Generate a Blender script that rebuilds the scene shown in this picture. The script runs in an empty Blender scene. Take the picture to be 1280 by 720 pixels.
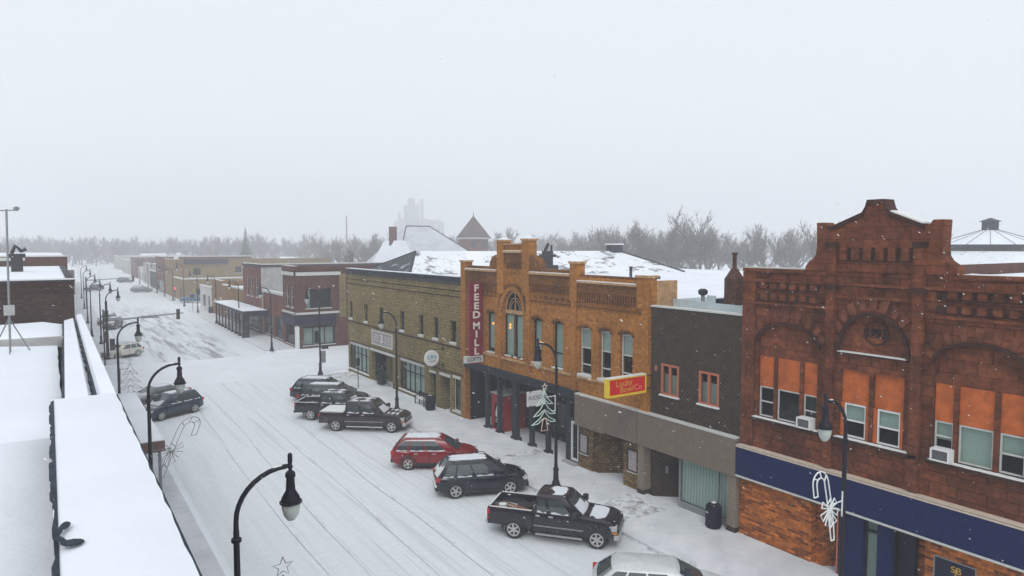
import bpy, bmesh, math, random
from mathutils import Vector, Matrix
random.seed(7)
sc = bpy.context.scene
COL = sc.collection
R = math.radians
FX = 23.28                                    # street face of the right hand row
# ------------------------------------------------------------------ materials
def newmat(name):
    m = bpy.data.materials.new(name); m.use_nodes = True
    nt = m.node_tree
    return m, nt, nt.nodes['Principled BSDF']
def N(nt, t, **k):
    n = nt.nodes.new(t)
    for a, b in k.items():
        if a in n.inputs: n.inputs[a].default_value = b
        else: setattr(n, a, b)
    return n
def L(nt, a, b): nt.links.new(a, b)
def c4(c): return (c[0], c[1], c[2], 1)
def coords(nt, wall=True, scale=1.0):
    tc = N(nt, 'ShaderNodeTexCoord')
    if not wall: return tc.outputs['Object']
    sp = N(nt, 'ShaderNodeSeparateXYZ'); L(nt, tc.outputs['Object'], sp.inputs[0])
    ad = N(nt, 'ShaderNodeMath', operation='SUBTRACT'); L(nt, sp.outputs[1], ad.inputs[0]); L(nt, sp.outputs[0], ad.inputs[1])
    cb = N(nt, 'ShaderNodeCombineXYZ'); L(nt, ad.outputs[0], cb.inputs[0]); L(nt, sp.outputs[2], cb.inputs[1])
    return cb.outputs[0]
def noise(nt, vec, scale, detail=4, rough=.6):
    n = N(nt, 'ShaderNodeTexNoise'); n.inputs['Scale'].default_value = scale; n.inputs['Detail'].default_value = detail; n.inputs['Roughness'].default_value = rough
    L(nt, vec, n.inputs['Vector']); return n.outputs['Fac']
def ramp(nt, fac, stops):
    r = N(nt, 'ShaderNodeValToRGB'); e = r.color_ramp.elements
    e[0].position, e[0].color = stops[0][0], c4(stops[0][1]); e[1].position, e[1].color = stops[-1][0], c4(stops[-1][1])
    for p, c in stops[1:-1]: x = e.new(p); x.color = c4(c)
    L(nt, fac, r.inputs[0]); return r.outputs[0]
def mix(nt, fac, a, b, mode='MIX'):
    m = N(nt, 'ShaderNodeMix', data_type='RGBA', blend_type=mode)
    for k, v in ((0, fac), (6, a), (7, b)):
        if hasattr(v, 'links'): L(nt, v, m.inputs[k])
        else: m.inputs[k].default_value = v if k == 0 else c4(v)
    return m.outputs[2]
def bump(nt, h, bs, strength=.4, dist=.02):
    b = N(nt, 'ShaderNodeBump'); b.inputs['Strength'].default_value = strength; b.inputs['Distance'].default_value = dist
    L(nt, h, b.inputs['Height']); L(nt, b.outputs[0], bs.inputs['Normal'])
def g3(v): return (v, v, v)
def flat(name, c, rough=.6, metal=0, var=.12, scale=6, spec=.5, dust=0):
    m, nt, bs = newmat(name)
    tc = N(nt, 'ShaderNodeTexCoord').outputs['Object']
    f = noise(nt, tc, scale, 5)
    c2 = tuple(min(1, x*(1+var)) for x in c); c1 = tuple(x*(1-var) for x in c)
    col = ramp(nt, f, [(.3, c1), (.7, c2)])
    if dust:                                                     # wind blown snow and road salt sticking in patches
        d = noise(nt, tc, 2.2, 9, .75)
        dm = ramp(nt, d, [(.66-dust*.25, g3(0)), (.80-dust*.2, g3(1))])
        ds = N(nt, 'ShaderNodeMath', operation='MULTIPLY'); L(nt, dm, ds.inputs[0]); ds.inputs[1].default_value = .55
        col = mix(nt, ds.outputs[0], col, (.62, .64, .68))
    L(nt, col, bs.inputs['Base Color'])
    bs.inputs['Roughness'].default_value = rough; bs.inputs['Metallic'].default_value = metal; bs.inputs['Specular IOR Level'].default_value = spec
    return m
def brick(name, a, b, mortar, bw=.22, bh=.075, ms=.012, stain=.5, bs_=.5, bmp=.5, offset=.5, spots=0, big=.35):
    m, nt, bs = newmat(name)
    v = coords(nt)
    br = N(nt, 'ShaderNodeTexBrick'); L(nt, v, br.inputs['Vector'])
    br.offset = offset
    br.inputs['Color1'].default_value = c4(a); br.inputs['Color2'].default_value = c4(b); br.inputs['Mortar'].default_value = c4(mortar)
    br.inputs['Scale'].default_value = 1; br.inputs['Mortar Size'].default_value = ms; br.inputs['Brick Width'].default_value = bw; br.inputs['Row Height'].default_value = bh
    br.inputs['Bias'].default_value = 0; br.inputs['Mortar Smooth'].default_value = .3
    n1 = noise(nt, v, big, 6, .7)
    st = ramp(nt, n1, [(.3, g3(1-stain)), (.62, g3(1.08))])
    c = mix(nt, 1, br.outputs['Color'], st, 'MULTIPLY')
    n2 = noise(nt, v, 5, 6, .75)
    c = mix(nt, 1, c, ramp(nt, n2, [(.28, g3(.45)), (.7, g3(1.35))]), 'MULTIPLY')
    if spots:
        n3 = noise(nt, v, 3.1, 8, .8); sp = ramp(nt, n3, [(.60, g3(0)), (.66, g3(spots))])
        c = mix(nt, sp, c, (.035, .025, .02))
    L(nt, c, bs.inputs['Base Color']); bs.inputs['Roughness'].default_value = .9; bs.inputs['Specular IOR Level'].default_value = .2
    ad = N(nt, 'ShaderNodeMath', operation='ADD'); L(nt, n2, ad.inputs[0])
    inv = N(nt, 'ShaderNodeMath', operation='SUBTRACT'); inv.inputs[0].default_value = 1; L(nt, br.outputs['Fac'], inv.inputs[1]); L(nt, inv.outputs[0], ad.inputs[1])
    bump(nt, ad.outputs[0], bs, bmp, .03)
    return m
def slats(name, ca, cb, ang, pitch, wob=.3):
    m, nt, bs = newmat(name)
    tc = N(nt, 'ShaderNodeTexCoord'); sp = N(nt, 'ShaderNodeSeparateXYZ'); L(nt, tc.outputs['Object'], sp.inputs[0])
    def mu(s, k): x = N(nt, 'ShaderNodeMath', operation='MULTIPLY'); L(nt, s, x.inputs[0]); x.inputs[1].default_value = k; return x.outputs[0]
    a = N(nt, 'ShaderNodeMath', operation='ADD'); L(nt, mu(sp.outputs[1], math.cos(ang)/pitch), a.inputs[0]); L(nt, mu(sp.outputs[2], math.sin(ang)/pitch), a.inputs[1])
    fr = N(nt, 'ShaderNodeMath', operation='FRACT'); L(nt, a.outputs[0], fr.inputs[0])
    col = ramp(nt, fr.outputs[0], [(.0, cb), (.22, cb), (.3, ca), (.9, ca)])
    n = noise(nt, tc.outputs['Object'], 2.5, 8, .75)
    col = mix(nt, 1, col, ramp(nt, n, [(.3, g3(1-wob)), (.7, g3(1+wob))]), 'MULTIPLY')
    L(nt, col, bs.inputs['Base Color']); bs.inputs['Roughness'].default_value = .85; bs.inputs['Specular IOR Level'].default_value = .25
    bump(nt, fr.outputs[0], bs, .5, .02)
    return m
def snowmat(name, c=(.80, .83, .87), sc_=1.0, dirt=None, rough=.75, bstr=.35):
    m, nt, bs = newmat(name)
    tc = N(nt, 'ShaderNodeTexCoord').outputs['Object']
    n = noise(nt, tc, .35*sc_, 8, .6); n2 = noise(nt, tc, 9*sc_, 5, .6)
    col = ramp(nt, n, [(.3, tuple(x*.93 for x in c)), (.7, tuple(min(.95, x*1.04) for x in c))])
    if dirt:
        d = noise(nt, tc, dirt[0], 9, .7); dm = ramp(nt, d, [(dirt[1], g3(0)), (dirt[1]+.07, g3(dirt[2]))])
        col = mix(nt, dm, col, dirt[3])
    L(nt, col, bs.inputs['Base Color']); bs.inputs['Roughness'].default_value = rough; bs.inputs['Specular IOR Level'].default_value = .25
    ad = N(nt, 'ShaderNodeMath', operation='ADD'); L(nt, n, ad.inputs[0])
    ml = N(nt, 'ShaderNodeMath', operation='MULTIPLY'); L(nt, n2, ml.inputs[0]); ml.inputs[1].default_value = .12; L(nt, ml.outputs[0], ad.inputs[1])
    bump(nt, ad.outputs[0], bs, bstr, .25)
    return m
def glass(name, tint=(.03, .04, .045), clear=.9, rough=.05):
    m, nt, bs = newmat(name); out = nt.nodes['Material Output']
    bs.inputs['Base Color'].default_value = c4(tint); bs.inputs['Roughness'].default_value = rough; bs.inputs['Specular IOR Level'].default_value = .8
    tr = N(nt, 'ShaderNodeBsdfTransparent'); tr.inputs[0].default_value = (.86, .91, .89, 1)
    mx = N(nt, 'ShaderNodeMixShader'); mx.inputs[0].default_value = clear
    L(nt, bs.outputs[0], mx.inputs[1]); L(nt, tr.outputs[0], mx.inputs[2]); L(nt, mx.outputs[0], out.inputs[0])
    return m
def emis(name, c, s):
    m, nt, bs = newmat(name); bs.inputs['Emission Color'].default_value = c4(c); bs.inputs['Emission Strength'].default_value = s; bs.inputs['Base Color'].default_value = c4(c)
    return m

M = {}
M['snow'] = snowmat('snow')
M['roofsnow'] = snowmat('roof_snow', (.78, .815, .87), .6)
M['thinsnow'] = snowmat('thin_snow', (.78, .81, .85), 1, (1.6, .60, .8, (.06, .065, .08)))
M['carsnow'] = snowmat('car_snow', (.72, .75, .8), 3, (3.5, .60, .6, (.12, .13, .15)))
M['sand'] = brick('red_sandstone', (.235, .070, .030), (.16, .048, .023), (.10, .032, .018), .83, .34, .012, .72, bmp=1.5, spots=.8, big=.8, offset=.37)
M['sandsmooth'] = brick('smooth_red_sandstone', (.23, .070, .030), (.18, .054, .025), (.11, .036, .018), 1.1, .42, .009, .68, bmp=1.2, spots=.8, big=.9, offset=.37)
M['voussoir'] = flat('rough_voussoir_stone', (.155,.052,.029), .9, var=.5, scale=3, spec=.2)
M['sanddark'] = brick('soot_and_shade_sandstone', (.075, .028, .02), (.06, .024, .018), (.03, .015, .012), .6, .3, .01, .5)  # sooty stone trim; its dark tone also paints the shade between dentils
M['orangebrick'] = brick('mixed_orange_brick', (.74, .22, .035), (.16, .04, .015), (.40, .15, .05), .36, .10, .012, .30, bmp=.8, spots=.3, big=.9)
M['goldbrick'] = brick('golden_brick', (.56, .235, .045), (.42, .16, .030), (.30, .14, .045), .21, .075, .012, .45, bmp=.5, spots=.25)
M['goldtrim'] = brick('golden_brick_trim', (.36, .15, .036), (.24, .09, .026), (.12, .055, .024), .12, .075, .014, .55, bmp=.7, spots=.4)
M['goldstone'] = flat('buff_stone', (.42, .25, .12), .9, var=.35, scale=4)
M['tanblock'] = brick('tan_block', (.30, .235, .10), (.225, .17, .07), (.13, .105, .05), .42, .21, .020, .35, bmp=.5, spots=.12)
M['redbrick'] = brick('dark_red_brick', (.17, .05, .035), (.11, .036, .028), (.12, .07, .055), .22, .08, .012, .4)
M['redbrick2'] = brick('old_red_brick', (.24, .065, .04), (.16, .05, .035), (.17, .09, .07), .22, .08, .012, .5)
M['brownbrick'] = brick('brown_brick', (.10, .05, .035), (.06, .032, .026), (.05, .032, .028), .24, .08, .012, .55)
M['yellowbrick'] = brick('yellow_brick', (.34, .235, .10), (.28, .19, .085), (.2, .15, .09), .3, .09, .012, .3)
M['orangewall'] = brick('ochre_brick', (.34, .19, .075), (.26, .145, .06), (.2, .13, .07), .3, .09, .012, .35)
M['stucco'] = flat('grey_stucco', (.36, .355, .34), .95, var=.2, scale=1.5)
M['whitewall'] = flat('white_painted_wall', (.55, .54, .52), .9, var=.12, scale=1.5)
M['fieldstone'] = brick('tan_fieldstone', (.30, .19, .08), (.12, .075, .04), (.06, .045, .035), .30, .13, .014, .4, bmp=1, spots=.4, offset=.35)
M['brownslat'] = slats('brown_slats', (.040, .029, .023), (.080, .058, .043), R(38), .13, .4)
M['fascia'] = slats('ribbed_tan_panel', (.20, .162, .13), (.095, .075, .062), R(-40), .10, .14)
M['fasciaV'] = slats('ribbed_tan_pier', (.27, .225, .175), (.13, .10, .08), R(90), .10, .14)
M['navy'] = flat('navy_paint', (.004, .012, .075), .7, var=.25, spec=.15)
M['navydark'] = flat('dark_navy_metal', (.005, .009, .03), .5, spec=.25)
M['slate'] = flat('slate_blue_paint', (.024, .032, .044), .7, var=.4, spec=.2)
M['trimcream'] = flat('cream_trim', (.60, .50, .40), .7)
M['white'] = flat('white_paint', (.72, .73, .72), .6, var=.06)
M['offwhite'] = flat('off_white', (.55, .56, .53), .7, var=.1)
M['boards'] = flat('orange_board', (.47, .105, .016), .8, var=.28, scale=3, dust=.04)
M['redpaint'] = flat('orange_red_frame', (.42, .13, .07), .7)
M['glass'] = glass('window_glass')
M['glassd'] = glass('dark_window_glass', (.015, .02, .022), .5)
M['carglass'] = flat('car_glass', (.045, .06, .066), .04, var=.2, spec=1, dust=.06)
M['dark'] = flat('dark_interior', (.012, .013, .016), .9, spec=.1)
M['blind'] = flat('window_blind', (.62, .68, .64), .8, var=.06)
M['curtain'] = slats('pale_curtain', (.74, .80, .79), (.44, .50, .50), 0, .17, .12)
M['black'] = flat('black_metal', (.007, .007, .016), .5, var=.2, spec=.25)
M['blackp'] = flat('black_plastic', (.015, .015, .018), .6)
M['grey'] = flat('grey_metal', (.22, .23, .24), .6)
M['galv'] = flat('galvanised_sheet', (.50, .57, .58), .5, .2, var=.1, scale=2)
M['chrome'] = flat('chrome', (.55, .55, .56), .3, .8)
M['tyre'] = flat('tyre_rubber', (.018, .018, .02), .85, var=.3)
M['rim'] = flat('alloy_rim', (.47, .47, .46), .45, .15, var=.15)
M['milk'] = flat('milk_glass', (.46, .50, .46), .3)
M['wire'] = flat('garland_wire', (.55, .72, .62), .6)
M['wirepink'] = flat('pink_rope_light', (.72, .45, .38), .6)
M['wirewhite'] = flat('white_rope_light', (.75, .78, .78), .6)
M['wiregrey'] = flat('grey_wire', (.20, .21, .22), .6)
M['maroon'] = flat('maroon_sign', (.19, .008, .028), .5, var=.1)
M['letter'] = flat('cream_letter', (.72, .68, .58), .6)
M['signred'] = flat('bright_red', (.66, .008, .006), .45, var=.1)
M['signyellow'] = flat('bright_yellow', (.78, .55, .03), .5)
M['gold'] = flat('gold_letter', (.62, .36, .05), .5)
M['pinkish'] = flat('pink_letter', (.8, .25, .2), .5)
M['signgrey'] = flat('sign_grey', (.33, .30, .31), .7, var=.2, scale=9)
M['bluetext'] = flat('blue_print', (.10, .34, .50), .6)
M['darktext'] = flat('dark_print', (.06, .06, .10), .6)
M['green'] = flat('evergreen_bough', (.014, .045, .022), .8, var=.5)
M['bark'] = flat('bark', (.085, .072, .064), .95, var=.3)
M['twig'] = flat('bare_twigs', (.10, .084, .074), .95, var=.3)
M['needle'] = flat('pine_needles', (.022, .045, .035), .9, var=.4)
M['lampglow'] = emis('warm_lamp', (1, .30, .04), 1.6)
M['redglow'] = emis('red_signal', (1, .05, .02), .7)
M['amber'] = flat('amber_lens', (.6, .2, .03), .4)
M['redlens'] = flat('red_lens', (.42, .01, .012), .25)
M['headl'] = flat('headlight_lens', (.45, .46, .47), .15, var=.2)
M['asph'] = flat('wet_concrete', (.16, .155, .15), .8, var=.3)
M['slateroof'] = brick('slate_roof', (.07, .075, .085), (.05, .055, .065), (.03, .03, .035), .5, .25, .02, .4)
M['turretroof'] = flat('brown_tile_roof', (.09, .055, .048), .85, var=.4, scale=3, dust=.12)
M['elev'] = flat('pale_concrete', (.30, .31, .33), .9)
M['rust'] = brick('chimney_brick', (.20, .055, .03), (.05, .03, .025), (.10, .07, .06), .22, .08, .014, .5)

# ------------------------------------------------------------------ mesh helpers
class MB:
    def __init__(s): s.v = []; s.f = []; s.p = []
    def add(s, vs, fs):
        o = len(s.v); s.p.append((o, len(s.f))); s.v += [tuple(v) for v in vs]; s.f += [tuple(i+o for i in f) for f in fs]; return s
    def box(s, x0, x1, y0, y1, z0, z1):
        return s.add([(x0,y0,z0),(x1,y0,z0),(x1,y1,z0),(x0,y1,z0),(x0,y0,z1),(x1,y0,z1),(x1,y1,z1),(x0,y1,z1)],
                     [(0,3,2,1),(4,5,6,7),(0,1,5,4),(1,2,6,5),(2,3,7,6),(3,0,4,7)])
    def obox(s, c, sx, sy, sz, rz=0):                    # centred box turned about z; c is the base centre
        ca, sa = math.cos(rz), math.sin(rz); vs = []
        for z in (0, sz):
            for a, b in ((-1,-1),(1,-1),(1,1),(-1,1)):
                x, y = a*sx/2, b*sy/2; vs.append((c[0]+x*ca-y*sa, c[1]+x*sa+y*ca, c[2]+z))
        return s.add(vs, [(0,3,2,1),(4,5,6,7),(0,1,5,4),(1,2,6,5),(2,3,7,6),(3,0,4,7)])
    def prism(s, poly, ax, a0, a1):                       # polygon in the two other axes, in x,y,z order
        def p(u, v, a): return {'x': (a,u,v), 'y': (u,a,v), 'z': (u,v,a)}[ax]
        n = len(poly); vs = [p(u,v,a0) for u,v in poly] + [p(u,v,a1) for u,v in poly]
        return s.add(vs, [tuple(range(n))[::-1], tuple(range(n, 2*n))] + [(i,(i+1)%n,(i+1)%n+n,i+n) for i in range(n)])
    def tube(s, pts, r, n=6, cap=True):
        pts = [Vector(p) for p in pts]; rs = r if hasattr(r, '__len__') else [r]*len(pts); vs = []
        up = None
        for i, p in enumerate(pts):
            d = (pts[min(i+1, len(pts)-1)] - pts[max(i-1, 0)])
            d = d.normalized() if d.length > 1e-9 else Vector((0,0,1))
            if up is None: up = d.orthogonal().normalized()
            up = (up - d*up.dot(d)); up = up.normalized() if up.length > 1e-6 else d.orthogonal().normalized()
            w = d.cross(up)
            for k in range(n):
                a = 2*math.pi*k/n; vs.append(p + (up*math.cos(a)+w*math.sin(a))*rs[i])
        fs = [(i*n+k, i*n+(k+1)%n, (i+1)*n+(k+1)%n, (i+1)*n+k) for i in range(len(pts)-1) for k in range(n)]
        if cap: fs += [tuple(range(n))[::-1], tuple(range((len(pts)-1)*n, len(pts)*n))]
        return s.add(vs, fs)
    def lathe(s, prof, c, n=16, ax='z', cap=True):
        vs = []
        for r, h in prof:
            for k in range(n):
                a = 2*math.pi*k/n; x, y = r*math.cos(a), r*math.sin(a)
                vs.append((c[0]+x, c[1]+y, c[2]+h) if ax == 'z' else ((c[0]+x, c[1]+h, c[2]+y) if ax == 'y' else (c[0]+h, c[1]+x, c[2]+y)))
        m = len(prof)
        fs = [(i*n+k, i*n+(k+1)%n, (i+1)*n+(k+1)%n, (i+1)*n+k) for i in range(m-1) for k in range(n)]
        if cap: fs += [tuple(range(n))[::-1], tuple(range((m-1)*n, m*n))]
        return s.add(vs, fs)
    def quad(s, *p): return s.add(p, [tuple(range(len(p)))])
    def wall(s, ax, c0, c1, a0, a1, z0, z1, holes=()):     # a wall slab with rectangular holes, (a0,a1) runs along the wall
        ys = sorted({a0, a1, *[v for h in holes for v in h[:2] if a0 < v < a1]})
        for u0, u1 in zip(ys, ys[1:]):
            um = (u0+u1)/2; cuts = sorted([(h[2], h[3]) for h in holes if h[0] < um < h[1]]); z = z0
            for h0, h1 in cuts + [(z1, z1)]:
                if h0 - z > 1e-4:
                    if ax == 'x': s.box(c0, c1, u0, u1, z, h0)
                    else: s.box(u0, u1, c0, c1, z, h0)
                z = max(z, h1)
        return s
    def arch(s, c0, c1, a0, a1, zs, zt, n=12):             # fills the corners above an arch in an x wall
        cy, w = (a0+a1)/2, (a1-a0)/2
        f = lambda t: zs + (zt-zs)*math.sqrt(max(0, 1-((t-cy)/w)**2))
        for i in range(n):
            p, q = cy - w*math.cos(math.pi*i/n), cy - w*math.cos(math.pi*(i+1)/n)
            s.prism([(p, f(p)), (q, f(q)), (q, zt), (p, zt)], 'x', c0, c1)
        return s
    def archband(s, c0, c1, cy, w, zs, h, t, n=16):        # a raised arch ring
        for i in range(n):
            a, b = math.pi*i/n, math.pi*(i+1)/n
            s.prism([(cy-w*math.cos(a), zs+h*math.sin(a)), (cy-w*math.cos(b), zs+h*math.sin(b)),
                     (cy-(w+t)*math.cos(b), zs+(h+t)*math.sin(b)), (cy-(w+t)*math.cos(a), zs+(h+t)*math.sin(a))], 'x', c0, c1)
        return s
    def build(s, name, mat, parent=None, smooth=False, bev=0, ang=35, each=False):
        if each and len(s.p) > 1:                       # every primitive its own part
            ends = s.p[1:] + [(len(s.v), len(s.f))]; r = None
            for (v0, f0), (v1, f1) in zip(s.p, ends):
                q = MB(); q.v = s.v[v0:v1]; q.f = [tuple(i-v0 for i in f) for f in s.f[f0:f1]]; q.p = [(0,0)]; r = q.build(name, mat, parent, smooth, bev, ang)
            return r
        me = bpy.data.meshes.new(name); o = bpy.data.objects.new(name, me); COL.objects.link(o)
        off = Vector((0,0,0))
        if parent is not None:
            o.parent = parent; root = parent if parent.parent is None else parent.parent
            off = Vector(root['_o']) if '_o' in root else Vector((0,0,0))
        bm = bmesh.new(); vs = [bm.verts.new(Vector(v)-off) for v in s.v]
        for f in s.f:
            try: bm.faces.new([vs[i] for i in f])
            except ValueError: pass
        bmesh.ops.recalc_face_normals(bm, faces=bm.faces); bm.to_mesh(me); bm.free()
        me.materials.append(mat)
        if smooth or getattr(s, 'sm', False):
            for p in me.polygons: p.use_smooth = True
            me.set_sharp_from_angle(angle=R(ang))
        if bev:
            m = o.modifiers.new('bevel', 'BEVEL'); m.width = bev; m.segments = 2; m.limit_method = 'ANGLE'; m.angle_limit = R(40)
        return o
def tag(o, label=None, cat=None, group=None, kind=None):
    if label: o['label'] = label
    if cat: o['category'] = cat
    if group: o['group'] = group
    if kind: o['kind'] = kind
    return o
def thing(name, label, cat, loc=(0,0,0), rz=0, group=None, local=False):
    o = bpy.data.objects.new(name, None); COL.objects.link(o); o.location = loc; o.rotation_euler = (0,0,rz)
    o['_o'] = (0.0,0.0,0.0) if local else tuple(float(x) for x in loc)
    o.empty_display_size = .3
    return tag(o, label, cat, group)
def kids(o): return [c for c in bpy.data.objects if c.parent == o]
def copy_tree(o, parent=None):
    ch = kids(o); c = o.copy(); COL.objects.link(c); c.parent = parent
    for k in ch: copy_tree(k, c)
    return c
def text(s, size, org, right, parent, mat, name='lettering', ext=.01, upv=(0,0,1), sx=1.0, align='CENTER', bold=0):
    cu = bpy.data.curves.new(name, 'FONT'); cu.body = s; cu.size = size; cu.extrude = ext; cu.align_x = align; cu.align_y = 'CENTER'; cu.offset = bold
    t = bpy.data.objects.new(name, cu); COL.objects.link(t)
    dg = bpy.context.evaluated_depsgraph_get(); me = bpy.data.meshes.new_from_object(t.evaluated_get(dg))
    bpy.data.objects.remove(t)
    r, u = Vector(right), Vector(upv); n = r.cross(u)
    root = parent if parent.parent is None else parent.parent
    off = Vector(root['_o'])
    for v in me.vertices: c = v.co.copy(); v.co = Vector(org) - off + r*c.x*sx + u*c.y + n*c.z
    me.materials.clear(); me.materials.append(mat); me.name = name
    o = bpy.data.objects.new(name, me); COL.objects.link(o); o.parent = parent
    return o
def rough_slab(x0, x1, y0, y1, z, h, n=.03, step=.5, edge=.06):
    """a lumpy layer of snow with worn edges"""
    nx = max(2, int((x1-x0)/step)); ny = max(2, int((y1-y0)/step)); mb = MB(); vs = []; 
    for j in range(ny+1):
        for i in range(nx+1):
            e = i in (0, nx) or j in (0, ny)
            x = x0+(x1-x0)*i/nx; y = y0+(y1-y0)*j/ny
            if e: x += random.uniform(-edge, edge)*.4*(i in (0,nx)); y += random.uniform(-edge, edge)*.4*(j in (0,ny))
            vs.append((x, y, z + (h*.35 if e else h) + random.uniform(-n, n)*(not e)))
    W = nx+1; fs = [(j*W+i, j*W+i+1, (j+1)*W+i+1, (j+1)*W+i) for j in range(ny) for i in range(nx)]
    rim = [j*W+i for j, i in [(0,i) for i in range(nx+1)] + [(j,nx) for j in range(1,ny+1)] + [(ny,i) for i in range(nx-1,-1,-1)] + [(j,0) for j in range(ny-1,0,-1)]]
    o = len(vs); vs += [(vs[k][0], vs[k][1], z-.002) for k in rim]; n_ = len(rim)
    fs += [(rim[k], rim[(k+1)%n_], o+(k+1)%n_, o+k) for k in range(n_)] + [tuple(range(o, o+n_))]
    mb.sm = True; return mb.add(vs, fs)

# ------------------------------------------------------------------ windows
def window(root, X, y0, y1, z0, z1, fm, pane='glass', rails=(.5,), mull=(), fw=.05, sill=None, blind=0, blindm='blind', recess=.16, arched=0, snow=False, sillw=.08):
    f = MB(); X0 = X+recess
    f.wall('x', X0, X0+.07, y0, y1, z0, z1, [(y0+fw, y1-fw, z0+fw, z1-fw)])
    for r in rails: zz = z0+(z1-z0)*r; f.box(X0-.01, X0+.06, y0+fw, y1-fw, zz-fw*.5, zz+fw*.5)
    for m in mull: yy = y0+(y1-y0)*m; f.box(X0-.012, X0+.062, yy-fw*.5, yy+fw*.5, z0+fw, z1-fw)
    w = f.build('window', M[fm], root)
    MB().box(X0+.025, X0+.035, y0+fw-.004, y1-fw+.004, z0+fw-.004, z1-fw+.004).build('pane', M[pane], w)
    if blind: MB().box(X0+.10, X0+.115, y0+.02, y1-.02, z1-(z1-z0)*blind, z1-.02).build('blind', M[blindm], w)
    if sill: MB().box(X-.09, X+recess-.003, y0-sillw, y1+sillw, z0-.13, z0-.003).build('sill', M[sill], w)
    if snow: MB().box(X-.085, X+recess-.006, y0-sillw+.01, y1+sillw-.01, z0-.001, z0+.035).build('sill_snow', M['white'], w)
    return w
def wbands(root, name, mat, X, items, proud):     # long mouldings (y0,y1,z0,z1)
    m = MB()
    for i in items: m.box(X-proud, X-.002, *i)
    return m.build(name, M[mat], root, each=True)

# =================================================================== SETTING
g = MB().add([(-260,-60,0),(820,-60,0),(820,900,0),(-260,900,0)], [(0,1,2,3)]).build('ground', M['snow']); tag(g, kind='structure')
def roadmat():
    m, nt, bs = newmat('snowy_road')
    tc = N(nt, 'ShaderNodeTexCoord').outputs['Object']
    mp = N(nt, 'ShaderNodeMapping'); L(nt, tc, mp.inputs[0]); mp.inputs['Scale'].default_value = (1, .035, 1); mp.inputs['Rotation'].default_value = (0,0,R(.4))
    a = noise(nt, mp.outputs[0], 2.6, 8, .7)
    mp2 = N(nt, 'ShaderNodeMapping'); L(nt, tc, mp2.inputs[0]); mp2.inputs['Scale'].default_value = (1, .10, 1)
    b = noise(nt, mp2.outputs[0], .8, 8, .65)
    fine = noise(nt, tc, 3.5, 9, .7)
    base = ramp(nt, a, [(.30, (.66, .70, .735)), (.55, (.735, .77, .80)), (.75, (.77, .80, .83))])
    # bare streaks: only in the drive lanes, mostly beyond the crossing
    sp = N(nt, 'ShaderNodeSeparateXYZ'); L(nt, tc, sp.inputs[0])
    def mr(s, f0, f1, t0=0, t1=1):
        n = N(nt, 'ShaderNodeMapRange'); L(nt, s, n.inputs[0])
        for i, v in enumerate((f0, f1, t0, t1)): n.inputs[i+1].default_value = v
        n.interpolation_type = 'SMOOTHSTEP'; return n.outputs[0]
    def mul(p, q): n = N(nt, 'ShaderNodeMath', operation='MULTIPLY'); L(nt, p, n.inputs[0]); (L(nt, q, n.inputs[1]) if hasattr(q,'links') else setattr(n.inputs[1],'default_value',q)); return n.outputs[0]
    lane = mul(mr(sp.outputs[0], 8.2, 10), mr(sp.outputs[0], 19, 15.8))
    far = mul(mr(sp.outputs[1], 62, 82), mr(sp.outputs[1], 165, 120, .12, 1))
    st = mul(ramp(nt, b, [(.46, g3(0)), (.56, g3(1))]), ramp(nt, a, [(.40, g3(0)), (.56, g3(1))]))
    f = mul(mul(mul(lane, far), st), .78)
    col = mix(nt, f, base, (.15, .155, .17))
    # narrow ruts nearer the camera
    mp3 = N(nt, 'ShaderNodeMapping'); L(nt, tc, mp3.inputs[0]); mp3.inputs['Scale'].default_value = (1, .012, 1); mp3.inputs['Location'].default_value = (3.3, 1, 0); mp3.inputs['Rotation'].default_value = (0,0,R(1.2))
    c = noise(nt, mp3.outputs[0], 4.2, 3, .5)
    rut = mul(mul(mul(ramp(nt, c, [(.585, g3(0)), (.62, g3(1)), (.66, g3(1))]), lane), ramp(nt, fine, [(.35, g3(.25)), (.6, g3(1))])), .30)
    col = mix(nt, rut, col, (.34, .35, .38))
    col = mix(nt, 1, col, ramp(nt, fine, [(.3, g3(.93)), (.7, g3(1.04))]), 'MULTIPLY')
    L(nt, col, bs.inputs['Base Color']); bs.inputs['Roughness'].default_value = .8; bs.inputs['Specular IOR Level'].default_value = .2
    ad = N(nt, 'ShaderNodeMath', operation='ADD'); L(nt, a, ad.inputs[0]); L(nt, fine, ad.inputs[1])
    bump(nt, ad.outputs[0], bs, .4, .05)
    return m
M['road'] = roadmat()
def sheet(name, pts, z, mat): return tag(MB().quad(*[(x, y, z) for x, y in pts]).build(name, M[mat]), kind='structure')
sheet('road', [(5.2,-50),(19.2,-50),(19.2,60),(19.9,80),(20.3,130),(21.0,200),(23,420),(11,420),(7.6,200),(6.4,90),(5.2,50)], .004, 'road')
M['crossroad'] = snowmat('snowy_cross_street', (.74, .77, .81), 1, (1.1, .62, .25, (.4, .41, .43)))
sheet('cross_street', [(-80,63.5),(260,63.5),(260,77.5),(-80,77.5)], .008, 'crossroad')
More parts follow.
